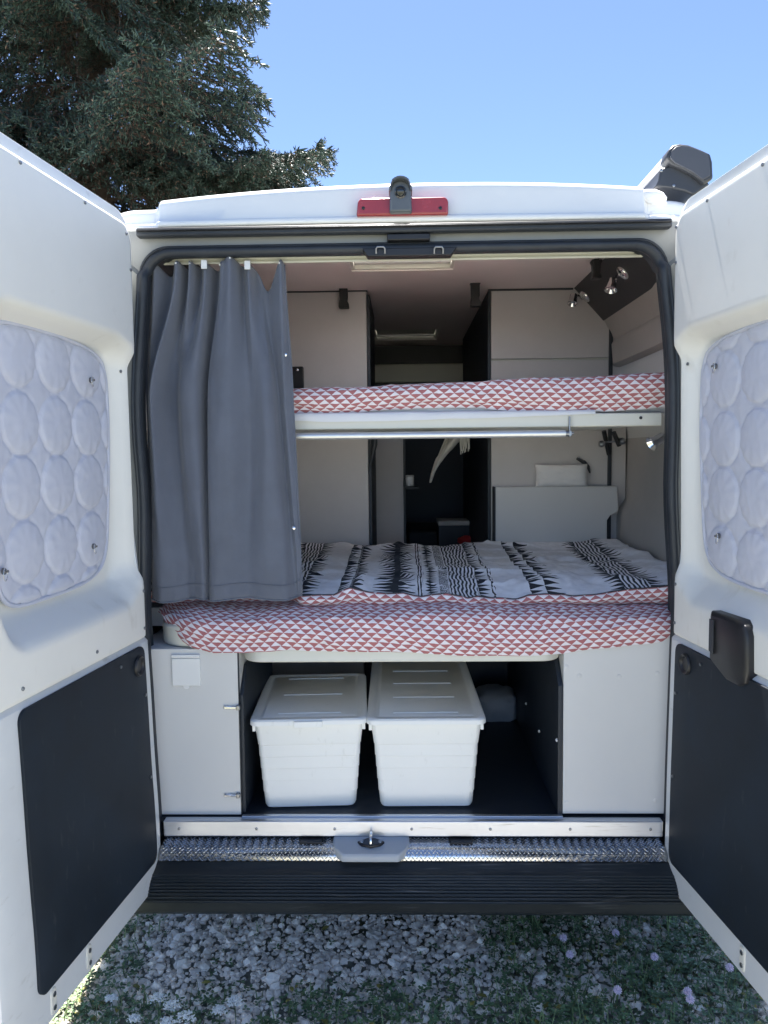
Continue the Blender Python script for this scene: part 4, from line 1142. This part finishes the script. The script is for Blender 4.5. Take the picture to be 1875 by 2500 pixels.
# gas struts under the bunk on the right
for (q0, q1) in (((1474, 1052, 1.12), (1487, 1110, 1.15)), ((1498, 1055, 1.0), (1512, 1088, 1.02))):
    p, q = at(*q0), at(*q1); MB().tube([tuple(p), tuple((p+q)/2), tuple(q)], .010, 8).build('bunk_strut', BLACKP, van, smooth=60)
for (x, y, Yb) in ((1470, 1084, 1.12), (1520, 1077, 1.0)):
    p = at(x, y, Yb); MB().lathe([(.014, -.012), (.016, 0), (.010, .012)], p, (1, 0, 0), 12).build('strut_knob', STEEL, van)
p, q = at(1478, 1080, 1.12), at(1524, 1076, 1.0); MB().tube([tuple(p), tuple(q)], .004, 6).build('strut_bar', STEEL, van)

# ---- upper bunk
YB = .19
bz0, bz1 = 1.737, 1.780
bk = box('bunk_frame', -.83, .835, YB, YB+.03, bz0, bz1, CREAM, van, bevel=.004)
box('bunk_base', -.83, .835, YB+.032, .98, bz0+.012, bz1-.008, CREAM, bk, bevel=.002)
for px, py in ((1564, 1020),):
    c = at(px, py, YB); MB().lathe([(.005, 0), (.005, .003), (.002, .004)], (c[0], YB, c[2]), (0, -1, 0), 10).build('screw', BLACKP, bk)
zt = 1.7155
xr = X_(1378, 1057, YB)
rod = MB().tube([(-.80, YB-.012, zt), (xr, YB-.012, zt)], .0115, 16).build('bunk_rod', RODM, van, smooth=60)
MB().tube([(xr+.001, YB-.012, zt), (xr+.012, YB-.012, zt), (xr+.012, YB-.012, zt+.0005), (xr+.028, YB-.012, zt+.0005)], [.0095, .0095, .0035, .0035], 12).build('rod_end', STEEL, rod)
MB().box(xr+.012, xr+.016, YB-.014, YB-.002, zt-.012, bz1-.01).box(xr+.008, xr+.020, YB-.018, YB-.006, zt-.008, zt+.008).build('rod_hook', STEEL, rod, bevel=.001)

def upper_mattress():
    t = thing('bunk_mattress', 'upper bunk mattress under a red and white triangle print cover', 'mattress', (0, .55, bz1))
    xs = np.linspace(-.82, .93, 150)
    bot = lambda x: 1.788+.006*math.sin(x*9)+(.0 if x > .45 else .012*math.sin((x+.35)*4))
    top = lambda x: float(np.interp(x, [-.8, -.34, -.05, .2, .36, .42, .55, .75, .92], [1.862, 1.868, 1.875, 1.884, 1.893, 1.897, 1.894, 1.903, 1.915]))
    prof_n = 24; V = []; uv = []
    for x in xs:
        b, tp = bot(x), top(x); arc = 0; last = None
        for j in range(prof_n):
            q = j/(prof_n-1)
            if q < .55:
                k = q/.55; y = .205-.035*math.sin(k*math.pi*.80); z = b+(tp-b)*k**.95
            else:
                k = (q-.55)/.45; y = .205-.035*math.sin(.8*math.pi)+.76*k**1.3; z = tp+.012*math.sin(k*3.1)-.01*k
            wv = .006*nz3(x*5, q*4, 1)+.0045*nz3(x*14, q*7, 2)+.0025*nz3(x*34+q*10, q*12, 4)+.003*math.sin(x*60+8*nz3(x*4, q*5, 7))*max(0, nz3(x*3, q*2, 5))
            y += wv*1.2; z += wv*.8
            if last: arc += math.hypot(y-last[0], z-last[1])
            last = (y, z); V.append((x, y, z)); uv.append((x+.01*nz3(x*3, q*3, 12), arc))
    Fc = [(i*prof_n+j, (i+1)*prof_n+j, (i+1)*prof_n+j+1, i*prof_n+j+1) for i in range(len(xs)-1) for j in range(prof_n-1)]
    fixn(obj('cover', V, Fc, REDT, t, smooth=180, uv=uv))
    xs = np.linspace(-.82, .62, 90); V = []
    for x in xs:
        low = bz1-.003-.014*max(0, math.sin((x+.42)*5.5))*(1 if x < .35 else .3)-.012*float(np.interp(x, [-.4, -.1, .2, .62], [.6, .1, .9, .0]))
        for (y, z) in ((.34, 1.789), (.203, 1.792), (.187, 1.789), (.1835, 1.783), (.1825+.002*nz3(x*15, 0, 0), (1.783+low)/2), (.1825+.003*nz3(x*20, 1, 0), low)): V.append((x, y, z+.002*nz3(x*12, y*9, 3)))
    fixn(obj('under_sheet', V, [(i*6+j, (i+1)*6+j, (i+1)*6+j+1, i*6+j+1) for i in range(len(xs)-1) for j in range(5)], SHEET, t, smooth=180))
    box('core', -.82, .93, .22, .97, bz1+.001, 1.845, SHEET, t, bevel=.02)
upper_mattress()

# ---- hanging towel between bunk and passage
def towel():
    top = [(1123, 1066), (1090, 1075)]
    p0 = at(1108, 1062, 1.0)
    t = thing('towel', 'pale fringed towel hanging under the bunk in front of the dark passage', 'towel', tuple(p0))
    L = [(1090, 1062), (1074, 1100), (1062, 1130), (1053, 1160), (1050, 1178)]; Rr = [(1132, 1062), (1112, 1085), (1090, 1112), (1068, 1140), (1053, 1176)]
    V = []; nx, ny = 10, 18
    for j in range(ny):
        q = j/(ny-1)*(len(L)-1); i0 = min(int(q), len(L)-2); f = q-i0
        a = np.array(L[i0])*(1-f)+np.array(L[i0+1])*f; b = np.array(Rr[i0])*(1-f)+np.array(Rr[i0+1])*f
        for i in range(nx):
            s = i/(nx-1); p = a*(1-s)+b*s
            V.append(tuple(at(p[0], p[1], 1.0+.05*math.sin(s*7+j*.2)+.15*(j/ny))))
    o = fixn(obj('cloth', V, grid_faces(nx, ny), TOWEL, t, smooth=180)); o.modifiers.new('solid', 'SOLIDIFY').thickness = .004
    mb = MB()
    for k in range(9):
        x = 1124+k*2.7; ln = random.uniform(28, 48)
        p = [at(x+random.uniform(-2, 2)*q, 1064+ln*q, .98) for q in (0, .35, .7, 1)]
        mb.tube([tuple(v) for v in p], .0022, 5)
    o = mb.build('fringe', TOWEL, t); tag(o, kind='stuff')
towel()

# ---- pillow on the ledge
def cushion(name, c, sx, sy, sz, m, label, cat, rot=0, parent=None):
    V = []; nx = 24
    for sgn in (1, -1):
        for j in range(nx):
            for i in range(nx):
                a, b = 2*i/(nx-1)-1, 2*j/(nx-1)-1
                k = max(0, (1-a**4)*(1-b**4))**.45
                pinch = 1-.06*(1-abs(a))*0-.05*(b*b)*(1-a*a)
                V.append((a*sx*(1-.07*(1-b*b)*0+.04*b*b), sgn*k*sy+.004*nz3(a*4, b*4, sgn), b*sz*(1+.05*a*a)))
    M = Matrix.Rotation(rot, 3, 'X')
    V = [tuple(M@Vector(v)+Vector(c)) for v in V]
    Fc = grid_faces(nx, nx)+[tuple(reversed([q+nx*nx for q in f])) for f in grid_faces(nx, nx)]
    bm = bmesh.new(); vs = [bm.verts.new(v) for v in V]
    for f in Fc: bm.faces.new([vs[i] for i in f])
    bmesh.ops.remove_doubles(bm, verts=bm.verts, dist=.0008); bm.verts.index_update()
    o = fixn(obj(name, [v.co[:] for v in bm.verts], [[v.index for v in f.verts] for f in bm.faces], m, smooth=180)); bm.free()
    tag(o, label, cat); return o
a, b = at(1309, 1135, YR-.045), at(1432, 1189, YR-.045)
cushion('pillow', ((a[0]+b[0])/2, YR-.045, (a[2]+b[2])/2), (b[0]-a[0])/2, .035, (a[2]-b[2])/2, PILLOW, 'small white pillow standing on the ledge behind the lower bed', 'pillow', R(-6))
p = [at(1408, 1119, YR-.02), at(1425, 1128, YR-.02), at(1436, 1140, YR-.02), at(1440, 1155, YR-.02)]
MB().tube([tuple(q) for q in p], [.006, .010, .008, .003], 8).build('cable_clip', RUBBER, van, smooth=60)

# ---- lower bed
zb1 = 1.062
mbp = rrect(-.785, .79, .045, .9, .12, 8, (0, 0, 1, 0))
MB().prism(mbp, 'z', Z_(440, 1580, .05), Z_(440, 1528, .05)).build('bed_base', CREAM, van, bevel=.010, seg=3)
z0, z1 = Z_(940, 1614, .05), Z_(940, 1596, .05)
MB().prism(rrect(X_(590, 1605, .05), X_(1372, 1600, .05), .035, .9, .07, 8, (0, 0, 1, 1)), 'z', z0, Z_(440, 1580, .05)-.002).build('bed_board', CREAM, van, bevel=.006, seg=3)
HEM = [(374, 1512), (385, 1528), (400, 1543), (430, 1560), (470, 1577), (520, 1590), (560, 1590), (620, 1590), (700, 1584), (800, 1587), (900, 1588), (1000, 1589), (1100, 1597), (1200, 1598), (1300, 1597), (1372, 1592), (1430, 1583), (1500, 1576), (1600, 1566), (1634, 1561), (1700, 1560)]
hx = [X_(x, y, .045) for x, y in HEM]; hz = [Z_(x, y, .045) for x, y in HEM]
def lower_mattress():
    t = thing('bed_mattress', 'lower bed mattress in a red and white triangle print sheet', 'mattress', (0, .6, 1.07))
    xs = np.linspace(-.80, .86, 220); prof_n = 34; V = []; uv = []
    for x in xs:
        hemz = float(np.interp(x, hx, hz)); tp = 1.163+.006*math.sin(x*5+1)
        cr = max(0, (-.62-x)/.18); cor = .14*cr**2; cor2 = .02*max(0, (x-.74)/.1)**2
        arc = 0; last = None
        for j in range(prof_n):
            q = j/(prof_n-1)
            if q < .62:
                k = q/.62; y = .027-.022*math.sin(k*math.pi*.85)+.028*k; z = hemz+(tp-hemz)*k
                if k > .85: y += .02*((k-.85)/.15)**2
            else:
                k = (q-.62)/.38; y = .066+.60*k**1.6; z = tp+.014*math.sin(min(1, k*3)*1.57)
            fl = math.sin(min(1, q/.62)*math.pi)
            w = .006*nz3(x*6+q, q*3, 1)+.004*nz3(x*16, q*9+x*3, 2)+.0018*nz3(x*40+q*9, q*16, 4)
            drag = .0055*math.sin((x*30+q*16)+7*nz3(x*3, q*2, 8))*max(0, .25+nz3(x*2.2, q*2, 6))-.007*max(0, 1-abs(nz3(x*3.0+q*.8, q*1.6-x, 31))/.07)*fl
            y += w*1.1+drag+cor+cor2; z += (w*.5 if q > .05 else .001*nz3(x*25, 0, 0))
            if q > .6: z += .006*nz3(x*9, y*9, 3)+.004*nz3(x*25, y*8, 5)
            if last: arc += math.hypot(y-last[0], z-last[1])
            last = (y, z); V.append((x, y, z)); uv.append((x*1.02+.012*nz3(x*2.5, q*2, 12)+.02*q, arc+.02*math.sin(x*2.1)+.006*nz3(x*6, q, 3)))
    Fc = [(i*prof_n+j, (i+1)*prof_n+j, (i+1)*prof_n+j+1, i*prof_n+j+1) for i in range(len(xs)-1) for j in range(prof_n-1)]
    o = fixn(obj('cover', V, Fc, REDT, t, smooth=180, uv=uv)); 
    mbp = rrect(-.97, .97, .24, 1.21, .10, 6, (0, 0, 1, 0))
    MB().prism([(min(x, .965), y) if x > 0 else (max(x, -.78) if y < .25 else x, y) for x, y in mbp], 'z', zb1+.02, 1.145).build('core', SHEET, t, bevel=.02)
lower_mattress()
EDGE = [(700, 1450), (739, 1453), (775, 1450), (815, 1450), (835, 1441), (855, 1435), (880, 1439), (905, 1446), (940, 1447), (985, 1446), (1010, 1454), (1023, 1457), (1055, 1451), (1090, 1449), (1120, 1453), (1143, 1459), (1165, 1454), (1200, 1458), (1262, 1462), (1290, 1452), (1330, 1449), (1400, 1454), (1450, 1450), (1500, 1443), (1560, 1437), (1610, 1433), (1640, 1428), (1700, 1426)]
def duvet():
    t = thing('duvet', 'white duvet with black tribal stripe print and red triangle underside on the lower bed', 'duvet', (0, .7, 1.17))
    YE = .115
    ex = [X_(x, y, YE) for x, y in EDGE]; ez = [Z_(x, y, YE) for x, y in EDGE]
    xs = np.linspace(-.93, .975, 300); ys = np.concatenate([np.linspace(0, .12, 26), np.linspace(.125, 1.0, 120)])
    back = lambda x: 1.215
    V = []; uv = []
    for x in xs:
        z0 = float(np.interp(x, ex, ez))
        if x < ex[0]: z0 = ez[0]
        y0 = YE+.018*nz3(x*5, 0, 3)+.075*float(sstep((-.315-x)/.06))
        for q in ys:
            y = y0+(back(x)-y0)*q
            body = 1.222+.008*float(sstep(q/.9))
            f = float(sstep(q/.14))
            z = z0*(1-f)+body*f+.016*math.sin(min(1, q/.22)*math.pi)*(.5+.5*nz3(x*3, 2, 0))
            amp = .2+.8*min(1, q/.1)
            z += amp*(.011*nz3(x*4.2, y*3.4, 1)+.007*nz3(x*9, y*6, 2)+.0045*nz3(x*20, y*12, 3)+.002*nz3(x*45, y*30, 6))
            cr = nz3(x*3.3+9, y*2.4, 11)
            z += amp*.011*math.exp(-(cr/.08)**2)+amp*.007*math.exp(-(nz3(x*5.5-4, y*5+x*2, 17)/.07)**2)
            if x > .80: z += .02*float(sstep((x-.80)/.17))
            if y > 1.0: z += .010*float(sstep((y-1.0)/.2))
            sx = x+.006*nz3(x*3, y*3, 20)+(.035*(y-.1)*(x-.05))*.6
            V.append((x, y, z)); uv.append((x/(1+.055*(y-.1)*1.6)+.008*nz3(x*2, y*3, 20), y))
    ny = len(ys)
    Fc = [(i*ny+j, (i+1)*ny+j, (i+1)*ny+j+1, i*ny+j+1) for i in range(len(xs)-1) for j in range(ny-1)]
    fixn(obj('top_cloth', V, Fc, TRIBAL, t, smooth=180, uv=uv))
    edge = [V[i*ny] for i in range(len(xs))]
    MB().tube([(p[0], p[1]-.001, p[2]-.001) for p in edge], .0024, 6).build('piping', RUBBER, t, smooth=180)
    # red underside rolling down to the sheet
    V2 = []; uv = []; m = 14
    for i, p in enumerate(edge):
        x = p[0]; zb = 1.170+.004*nz3(x*7, 4, 0)
        hump = .010+.006*nz3(x*8, 3, 3)
        arc = 0; last = None
        for j in range(m):
            k = j/(m-1); th = k*math.pi
            y = p[1]-.026*math.sin(th)**.9*(.8+.5*nz3(x*6, 8, 1))+.02*k; z = p[2]+(zb-p[2])*k
            y += .005*nz3(x*18, k*3, 5)+.003*nz3(x*40, k*5, 6); z += .003*nz3(x*22, k*4, 7)*math.sin(th)
            if last: arc += math.hypot(y-last[0], z-last[1])
            last = (y, z); V2.append((x, y, z)); uv.append((x+.02*nz3(x*4, 1, 1), arc*1.0+.3))
    Fc = [(i*m+j, (i+1)*m+j, (i+1)*m+j+1, i*m+j+1) for i in range(len(edge)-1) for j in range(m-1)]
    fixn(obj('underside', V2, Fc, REDT, t, smooth=180, uv=uv))
duvet()

# ---- cupboards under the bed
YC = .035
lx0, lx1 = X_(378, 1800, YC), X_(585, 1800, YC)
ztop = Z_(480, 1584, YC)
lc = box('cupboard', lx0-.06, lx1, YC, YC+.55, .523, ztop, CUPB, van, bevel=.002, label='grey cupboard under the bed on the left, with a white flap')
MB().prism([(YC+.012, .524), (YC+.012, .905), (YC+.085, .985), (YC+.55, .985), (YC+.55, .524)], 'x', lx1+.001, lx1+.012).build('side_panel', DARKL, lc, bevel=.001)
box('edge_strip', lx1-.001, lx1+.0015, YC-.0005, YC+.012, .524, ztop-.002, RUBBER, lc, bevel=0)
a, b = at(420, 1597, YC), at(491, 1673, YC)
fl = box('flap', a[0], b[0], YC-.008, YC-.0005, b[2], a[2]-.012, WPLAS, lc, bevel=.002)
box('flap_hinge', a[0], b[0], YC-.009, YC-.0005, a[2]-.0105, a[2], WPLAS, lc, bevel=.002)
cxm = (a[0]+b[0])/2
MB().prism([(cxm+.010*math.cos(R(q)), b[2]+.010*math.sin(R(q))) for q in range(180, 361, 20)], 'y', YC-.007, YC-.001).build('flap_tab', WPLAS, lc)
for py in (1726, 1940):
    a = at(570, py, YC)
    h = MB().box(a[0]-.030, a[0]-.006, YC-.006, YC-.001, a[2]-.0055, a[2]+.0055).box(a[0]-.028, a[0]+.010, YC-.010, YC-.005, a[2]-.0035, a[2]+.0035).build('hinge', CHROME, lc, bevel=.0015)
    MB().box(a[0]+.010, a[0]+.022, YC-.012, YC+.006, a[2]-.0075, a[2]+.0075).build('hinge', STEEL, lc, bevel=.002)
rx0, rx1 = X_(1375, 1800, YC), X_(1636, 1700, YC)
rc = box('cupboard', rx0+.0, rx1+.06, YC, YC+.55, .527, Z_(1630, 1556, YC), CUPB, van, bevel=.002, label='plain pale cupboard under the bed on the right')
MB().prism([(YC+.0, .524), (YC+.0, .935), (YC+.075, 1.01), (YC+1.15, 1.01), (YC+1.15, .524)], 'x', rx0-.016, rx0-.001).build('side_panel', DARKL, rc, bevel=.001)
for (x, y, dz) in ((1285, 1718, 0), (1317, 1785, 0), (1360, 1807, 0)):
    d_ = ray(x, y); p = CAM+d_*((rx0-.016-CAM[0])/d_[0]); MB().lathe([(.006, 0), (.005, .003), (.002, .005)], tuple(p), (-1, 0, 0), 10).build('cover_cap', WPLAS, rc)
for px, py in ((1383, 1628), (1415, 1650), (1512, 1652), (1605, 1644), (1384, 1960), (1600, 1955)):
    c = at(px, py, YC); MB().lathe([(.0075, 0), (.0072, .0012), (.004, .002)], (c[0], YC+.0002, c[2]), (0, -1, 0), 14).build('cover_cap', CUPB, rc)
box('floor_nosing', lx1+.004, rx0-.002, .022, .036, .521, .5255, ALU, van, bevel=.001)
# garage back wall and wheel-well panels
box('garage_back', -.98, .98, 1.20, 1.218, .521, 1.02, DARKL, van, bevel=0)
box('garage_panel', X_(655, 1640, 1.1), X_(888, 1640, 1.1), 1.10, 1.19, .53, 1.02, LAMI, van, bevel=.002)
box('garage_panel', X_(1240, 1640, 1.1), X_(1322, 1640, 1.1), 1.12, 1.19, .72, 1.02, LAMI, van, bevel=.002)
box('garage_side', -.985, -.97, .3, 1.2, .521, 1.02, DARKL, van, bevel=0)

# ---- storage boxes
def storage_box(corners, depth, label, clip):
    # corners: front-left, front-right of the lid rim on z = .815
    fl_, fr2 = [atz(x, y, .815) for x, y in corners]
    w = math.hypot(fr2[0]-fl_[0], fr2[1]-fl_[1]); ang = math.atan2(fr2[1]-fl_[1], fr2[0]-fl_[0])
    cx, cy = (fl_[0]+fr2[0])/2, (fl_[1]+fr2[1])/2
    t = thing('storage_box', label, 'storage box', (cx, cy, .521), 'white storage boxes in the space under the bed')
    Hh = .285; W0 = w*.395; W1 = w*.455                      # half widths at the bottom and below the rim
    V = []; ring_n = 0
    levels = [(0, .93), (.008, .985), (.016, 1.0)]
    zz = []; steps = 6
    for z_, s in levels: zz.append((z_, s*W0/W0, 0))
    rows = []
    rows.append((0.0, W0-.010)); rows.append((.006, W0-.003)); rows.append((.014, W0))
    for k in range(1, 6):
        z_ = .014+(Hh-.045)*k/6; wd = W0+(W1-W0)*(z_/Hh)
        rows += [(z_-.001, wd-.0012), (z_+.001, wd+.0006)]
    rows += [(Hh-.028, W1), (Hh, W1+.002)]
    def loop(hw, y0, y1, r):
        return [(x, y) for x, y in rrect(-hw, hw, y0, y1, r, 4)]
    for z_, hw in rows:
        ins = W1-hw
        L_ = loop(hw, .022+ins*.9, depth-.022-ins, .018); ring_n = len(L_)
        V += [(x, y, z_) for x, y in L_]
    n_ = len(rows)
    inner_l = loop(W1-.004, .026, depth-.026, .016); V += [(x, y, Hh) for x, y in inner_l]; n_ += 1
    inner_b = loop(W0-.006, .04, depth-.04, .016); V += [(x, y, .006) for x, y in inner_b]; n_ += 1
    Fc = [tuple(range(ring_n))[::-1]]+[(i*ring_n+j, i*ring_n+(j+1) % ring_n, (i+1)*ring_n+(j+1) % ring_n, (i+1)*ring_n+j) for i in range(n_-1) for j in range(ring_n)]+[tuple((n_-1)*ring_n+j for j in range(ring_n))]
    ca, sa = math.cos(ang), math.sin(ang)
    def tr(v): return (cx+v[0]*ca-v[1]*sa, cy+v[0]*sa+v[1]*ca, .521+v[2])
    fixn(obj('tub', [tr(v) for v in V], Fc, BOXP, t, smooth=30))
    # collar flange under the lid, at the corners
    mb = MB()
    for sx in (-1, 1):
        a0, a1 = sorted((sx*W1, sx*(W1+.010)))
        mb.box(a0, a1, .030, .036, Hh-.026, Hh); mb.box(a0, a1, .036, depth-.03, Hh-.010, Hh)
    fixn(obj('collar', [tr(v) for v in mb.v], mb.f, BOXP, t, bevel=.001))
    hw = w/2
    prof = [(Hh+.001, hw-.003, 0), (Hh+.001, hw, 0), (Hh+.014, hw-.001, 0), (Hh+.019, hw-.006, 0), (Hh+.020, hw-.022, 0), (Hh+.0165, hw-.027, 0), (Hh+.0165, hw-.036, 0), (Hh+.019, hw-.040, 0)]
    V = []; 
    for z_, h_, _ in prof:
        ins = hw-h_; L_ = rrect(-h_, h_, ins, depth-ins, max(.006, .028-ins*.6), 5); V += [(x, y, z_) for x, y in L_]; ring_n = len(L_)
    k = len(prof)
    Fc = [tuple(range(ring_n))[::-1]]+[(i*ring_n+j, i*ring_n+(j+1) % ring_n, (i+1)*ring_n+(j+1) % ring_n, (i+1)*ring_n+j) for i in range(k-1) for j in range(ring_n)]+[tuple((k-1)*ring_n+j for j in range(ring_n))]
    lid = fixn(obj('lid', [tr(v) for v in V], Fc, BOXP, t, smooth=40))
    nr = 3 if depth < .6 else 5
    for q in range(nr):
        y = .065+(depth-.13)*q/(nr-1) if depth > .6 else .065+(depth-.13)*q/(nr-1)
        mb = MB().box(-hw+.085, hw-.085, y-.003, y+.003, Hh+.0188, Hh+.0214); V = [tr(v) for v in mb.v]
        obj('ridge', V, mb.f, BOXP, lid, bevel=.0015)
    if clip:
        mb = MB().box(-.045, .045, -.006, .004, Hh-.006, Hh+.015); obj('clip', [tr(v) for v in mb.v], mb.f, BOXP, lid, bevel=.002)
storage_box(((607, 1768), (897, 1762)), .515, 'shorter white plastic storage box with a clip lid, on the left', True)
storage_box(((894, 1765), (1189, 1763)), .765, 'longer white plastic storage box reaching deep under the bed', False)
# white bag deep in the garage
a, b = at(1190, 1690, .92), at(1262, 1772, .92)
bm = bmesh.new(); bmesh.ops.create_icosphere(bm, subdivisions=4, radius=1)
sx, sz, cx, cz = (b[0]-a[0])/2+.03, (a[2]-b[2])/2, (a[0]+b[0])/2-.02, (a[2]+b[2])/2
for v in bm.verts:
    c = v.co.copy(); q = Vector([math.copysign(abs(t_)**.6, t_) for t_ in c])
    v.co = Vector((q.x*sx, q.y*.10, q.z*sz))*(1+.10*noise.noise(c*2.5)+.05*noise.noise(c*6))+Vector((cx, .98, cz))
bm.verts.index_update()
zmin = min(v.co.z for v in bm.verts)
o = obj('bag', [(v.co.x, v.co.y, max(v.co.z-zmin+.522, .522)) if False else (v.co.x, v.co.y, v.co.z) for v in bm.verts], [[v.index for v in f.verts] for f in bm.faces], BAGM, smooth=180); bm.free()
tag(o, 'crumpled pale bag lying deep under the bed right of the boxes', 'bag')
zbag = zmin
box('garage_shelf', cx-sx-.05, rx0-.02, .86, 1.15, .521, zbag+.004, DARKL, van)

# ================================================================== CURTAIN
def curtain():
    YK = .092
    top = [(350, 645, .03), (366, 645, .012), (382, 642, -.018), (410, 668, .026), (437, 641, -.024), (453, 650, .028), (469, 641, -.02), (486, 648, .024), (505, 643, -.022), (524, 652, .03), (541, 643, -.015), (552, 640, -.022), (570, 631, -.034), (589, 644, .016), (608, 643, -.016), (620, 652, .022), (630, 668, .030), (650, 703, .026), (684, 638, -.012), (694, 643, .006)]
    mid = [(346, 0, .032), (350, 0, .030), (354, 0, .024), (360, 0, .0), (376, 0, -.030), (400, 0, .016), (424, 0, .028), (447, 0, -.020), (484, 0, -.026), (499, 0, .030), (510, 0, -.014), (534, 0, -.032), (566, 0, -.032), (600, 0, -.006), (622, 0, -.012), (650, 0, -.030), (667, 0, -.016), (678, 0, .024), (694, 0, .004), (712, 0, .018)]
    bot = [(366, 0, .020), (369, 0, .014), (374, 0, .004), (382, 0, -.006), (400, 0, -.014), (430, 0, -.008), (456, 0, .006), (478, 0, .001), (499, 0, -.010), (508, 0, .014), (518, 0, -.010), (545, 0, -.015), (575, 0, -.012), (604, 0, -.002), (630, 0, -.007), (665, 0, -.013), (702, 0, -.010), (721, 0, .014), (730, 0, .010), (737, 0, .010)]
    k = len(top); sub = 14; ns = (k-1)*sub+1; nt = 110
    def spl(arr, s):
        i = min(int(s), k-2); f = s-i; g = lambda q: arr[min(max(q, 0), k-1)]
        a, b, c, d = g(i-1), g(i), g(i+1), g(i+2)
        return .5*((2*b)+(c-a)*f+(2*a-5*b+4*c-d)*f*f+(3*b-a-3*c+d)*f**3)
    tx = [X_(p[0], 650, YK) for p in top]; tz = [Z_(p[0], p[1]+2, YK) for p in top]; td = [p[2]*1.35 for p in top]
    mx_ = [X_(p[0], 950, YK) for p in mid]; md = [p[2]*1.25 for p in mid]
    bx = [X_(p[0], 1465, YK) for p in bot]; bd = [p[2]*1.3 for p in bot]
    V = []
    for jt in range(nt):
        v = jt/(nt-1)
        for i_s in range(ns):
            s = i_s/sub; zt_ = spl(tz, s)
            zb_ = 1.197+.010*(s/k)+.004*math.sin(s*1.1)
            z = zt_+(zb_-zt_)*v
            # three-key blend: top -> middle (at 40%) -> bottom
            if v < .40: q = float(sstep(v/.40)); x = spl(tx, s)*(1-q)+spl(mx_, s)*q; dpt = spl(td, s)*(1-q)+spl(md, s)*q
            else: q = (v-.40)/.60; x = spl(mx_, s)*(1-q)+spl(bx, s)*q; q = float(sstep(q)); dpt = spl(md, s)*(1-q)+spl(bd, s)*q
            dpt += .010*nz3(s*.40+v*2.0, v*2.2, 2)+.0045*nz3(s*.8-v*3, v*4, 9)+.0010*nz3(s*1.6, v*11, 5)+.0010*nz3(s*2, v*26, 7)
            x += .004*nz3(s*.5, v*3, 14)*v
            V.append((x, YK+dpt, z))
    t = thing('curtain', 'grey cloth curtain drawn to the left side of the rear opening', 'curtain', (tx[k//2], YK, 1.2))
    o = fixn(obj('cloth', V, grid_faces(ns, nt), CURT, t, smooth=180)); sm = o.modifiers.new('solid', 'SOLIDIFY'); sm.thickness = .0025
    hem = [V[(nt-1)*ns+i] for i in range(0, ns, 2)]
    MB().tube(hem, .0028, 6).build('hem', CURT, t, smooth=180)
    MB().tube([(p[0], p[1]-.002, p[2]) for p in (V[j*ns+9*sub-2] for j in range(42, nt, 2))], .0016, 5).build('seam', CURT, t, smooth=180)
    MB().tube([(V[(nt-6)*ns+i][0], V[(nt-6)*ns+i][1]-.0022, V[(nt-6)*ns+i][2]) for i in range(0, ns, 2)], .0009, 4).build('stitching', CURT, t, smooth=180)
    rt = [V[j*ns+ns-1] for j in range(0, nt, 3)]
    MB().tube(rt, .0032, 6).build('side_hem', CURT, t, smooth=180)
    for q in (2, 4, 6, 8, 10, 12, 14, 18):
        x, z = tx[q], tz[q]
        MB().tube([(x, .099, rz0+.008), (x, .092, rz0+.002), (x, YK-.012, z-.002), (x, YK+td[q]-.004, z-.008)], .0028, 6).build('hook', WPLAS, t, smooth=60)
        if q in (8, 14): MB().box(x-.009, x+.009, YK+td[q]-.007, YK+td[q]-.003, z-.022, z+.004).build('hook_tape', WPLAS, t, bevel=.001)
    for (px, py) in ((695, 865), (716, 1290)):
        c = at(px, py, YK-.006); MB().lathe([(.006, 0), (.006, .003), (.003, .005)], (c[0], YK+.004, c[2]), (0, -1, 0), 12).build('snap_button', CHROME, t, smooth=50)
curtain()
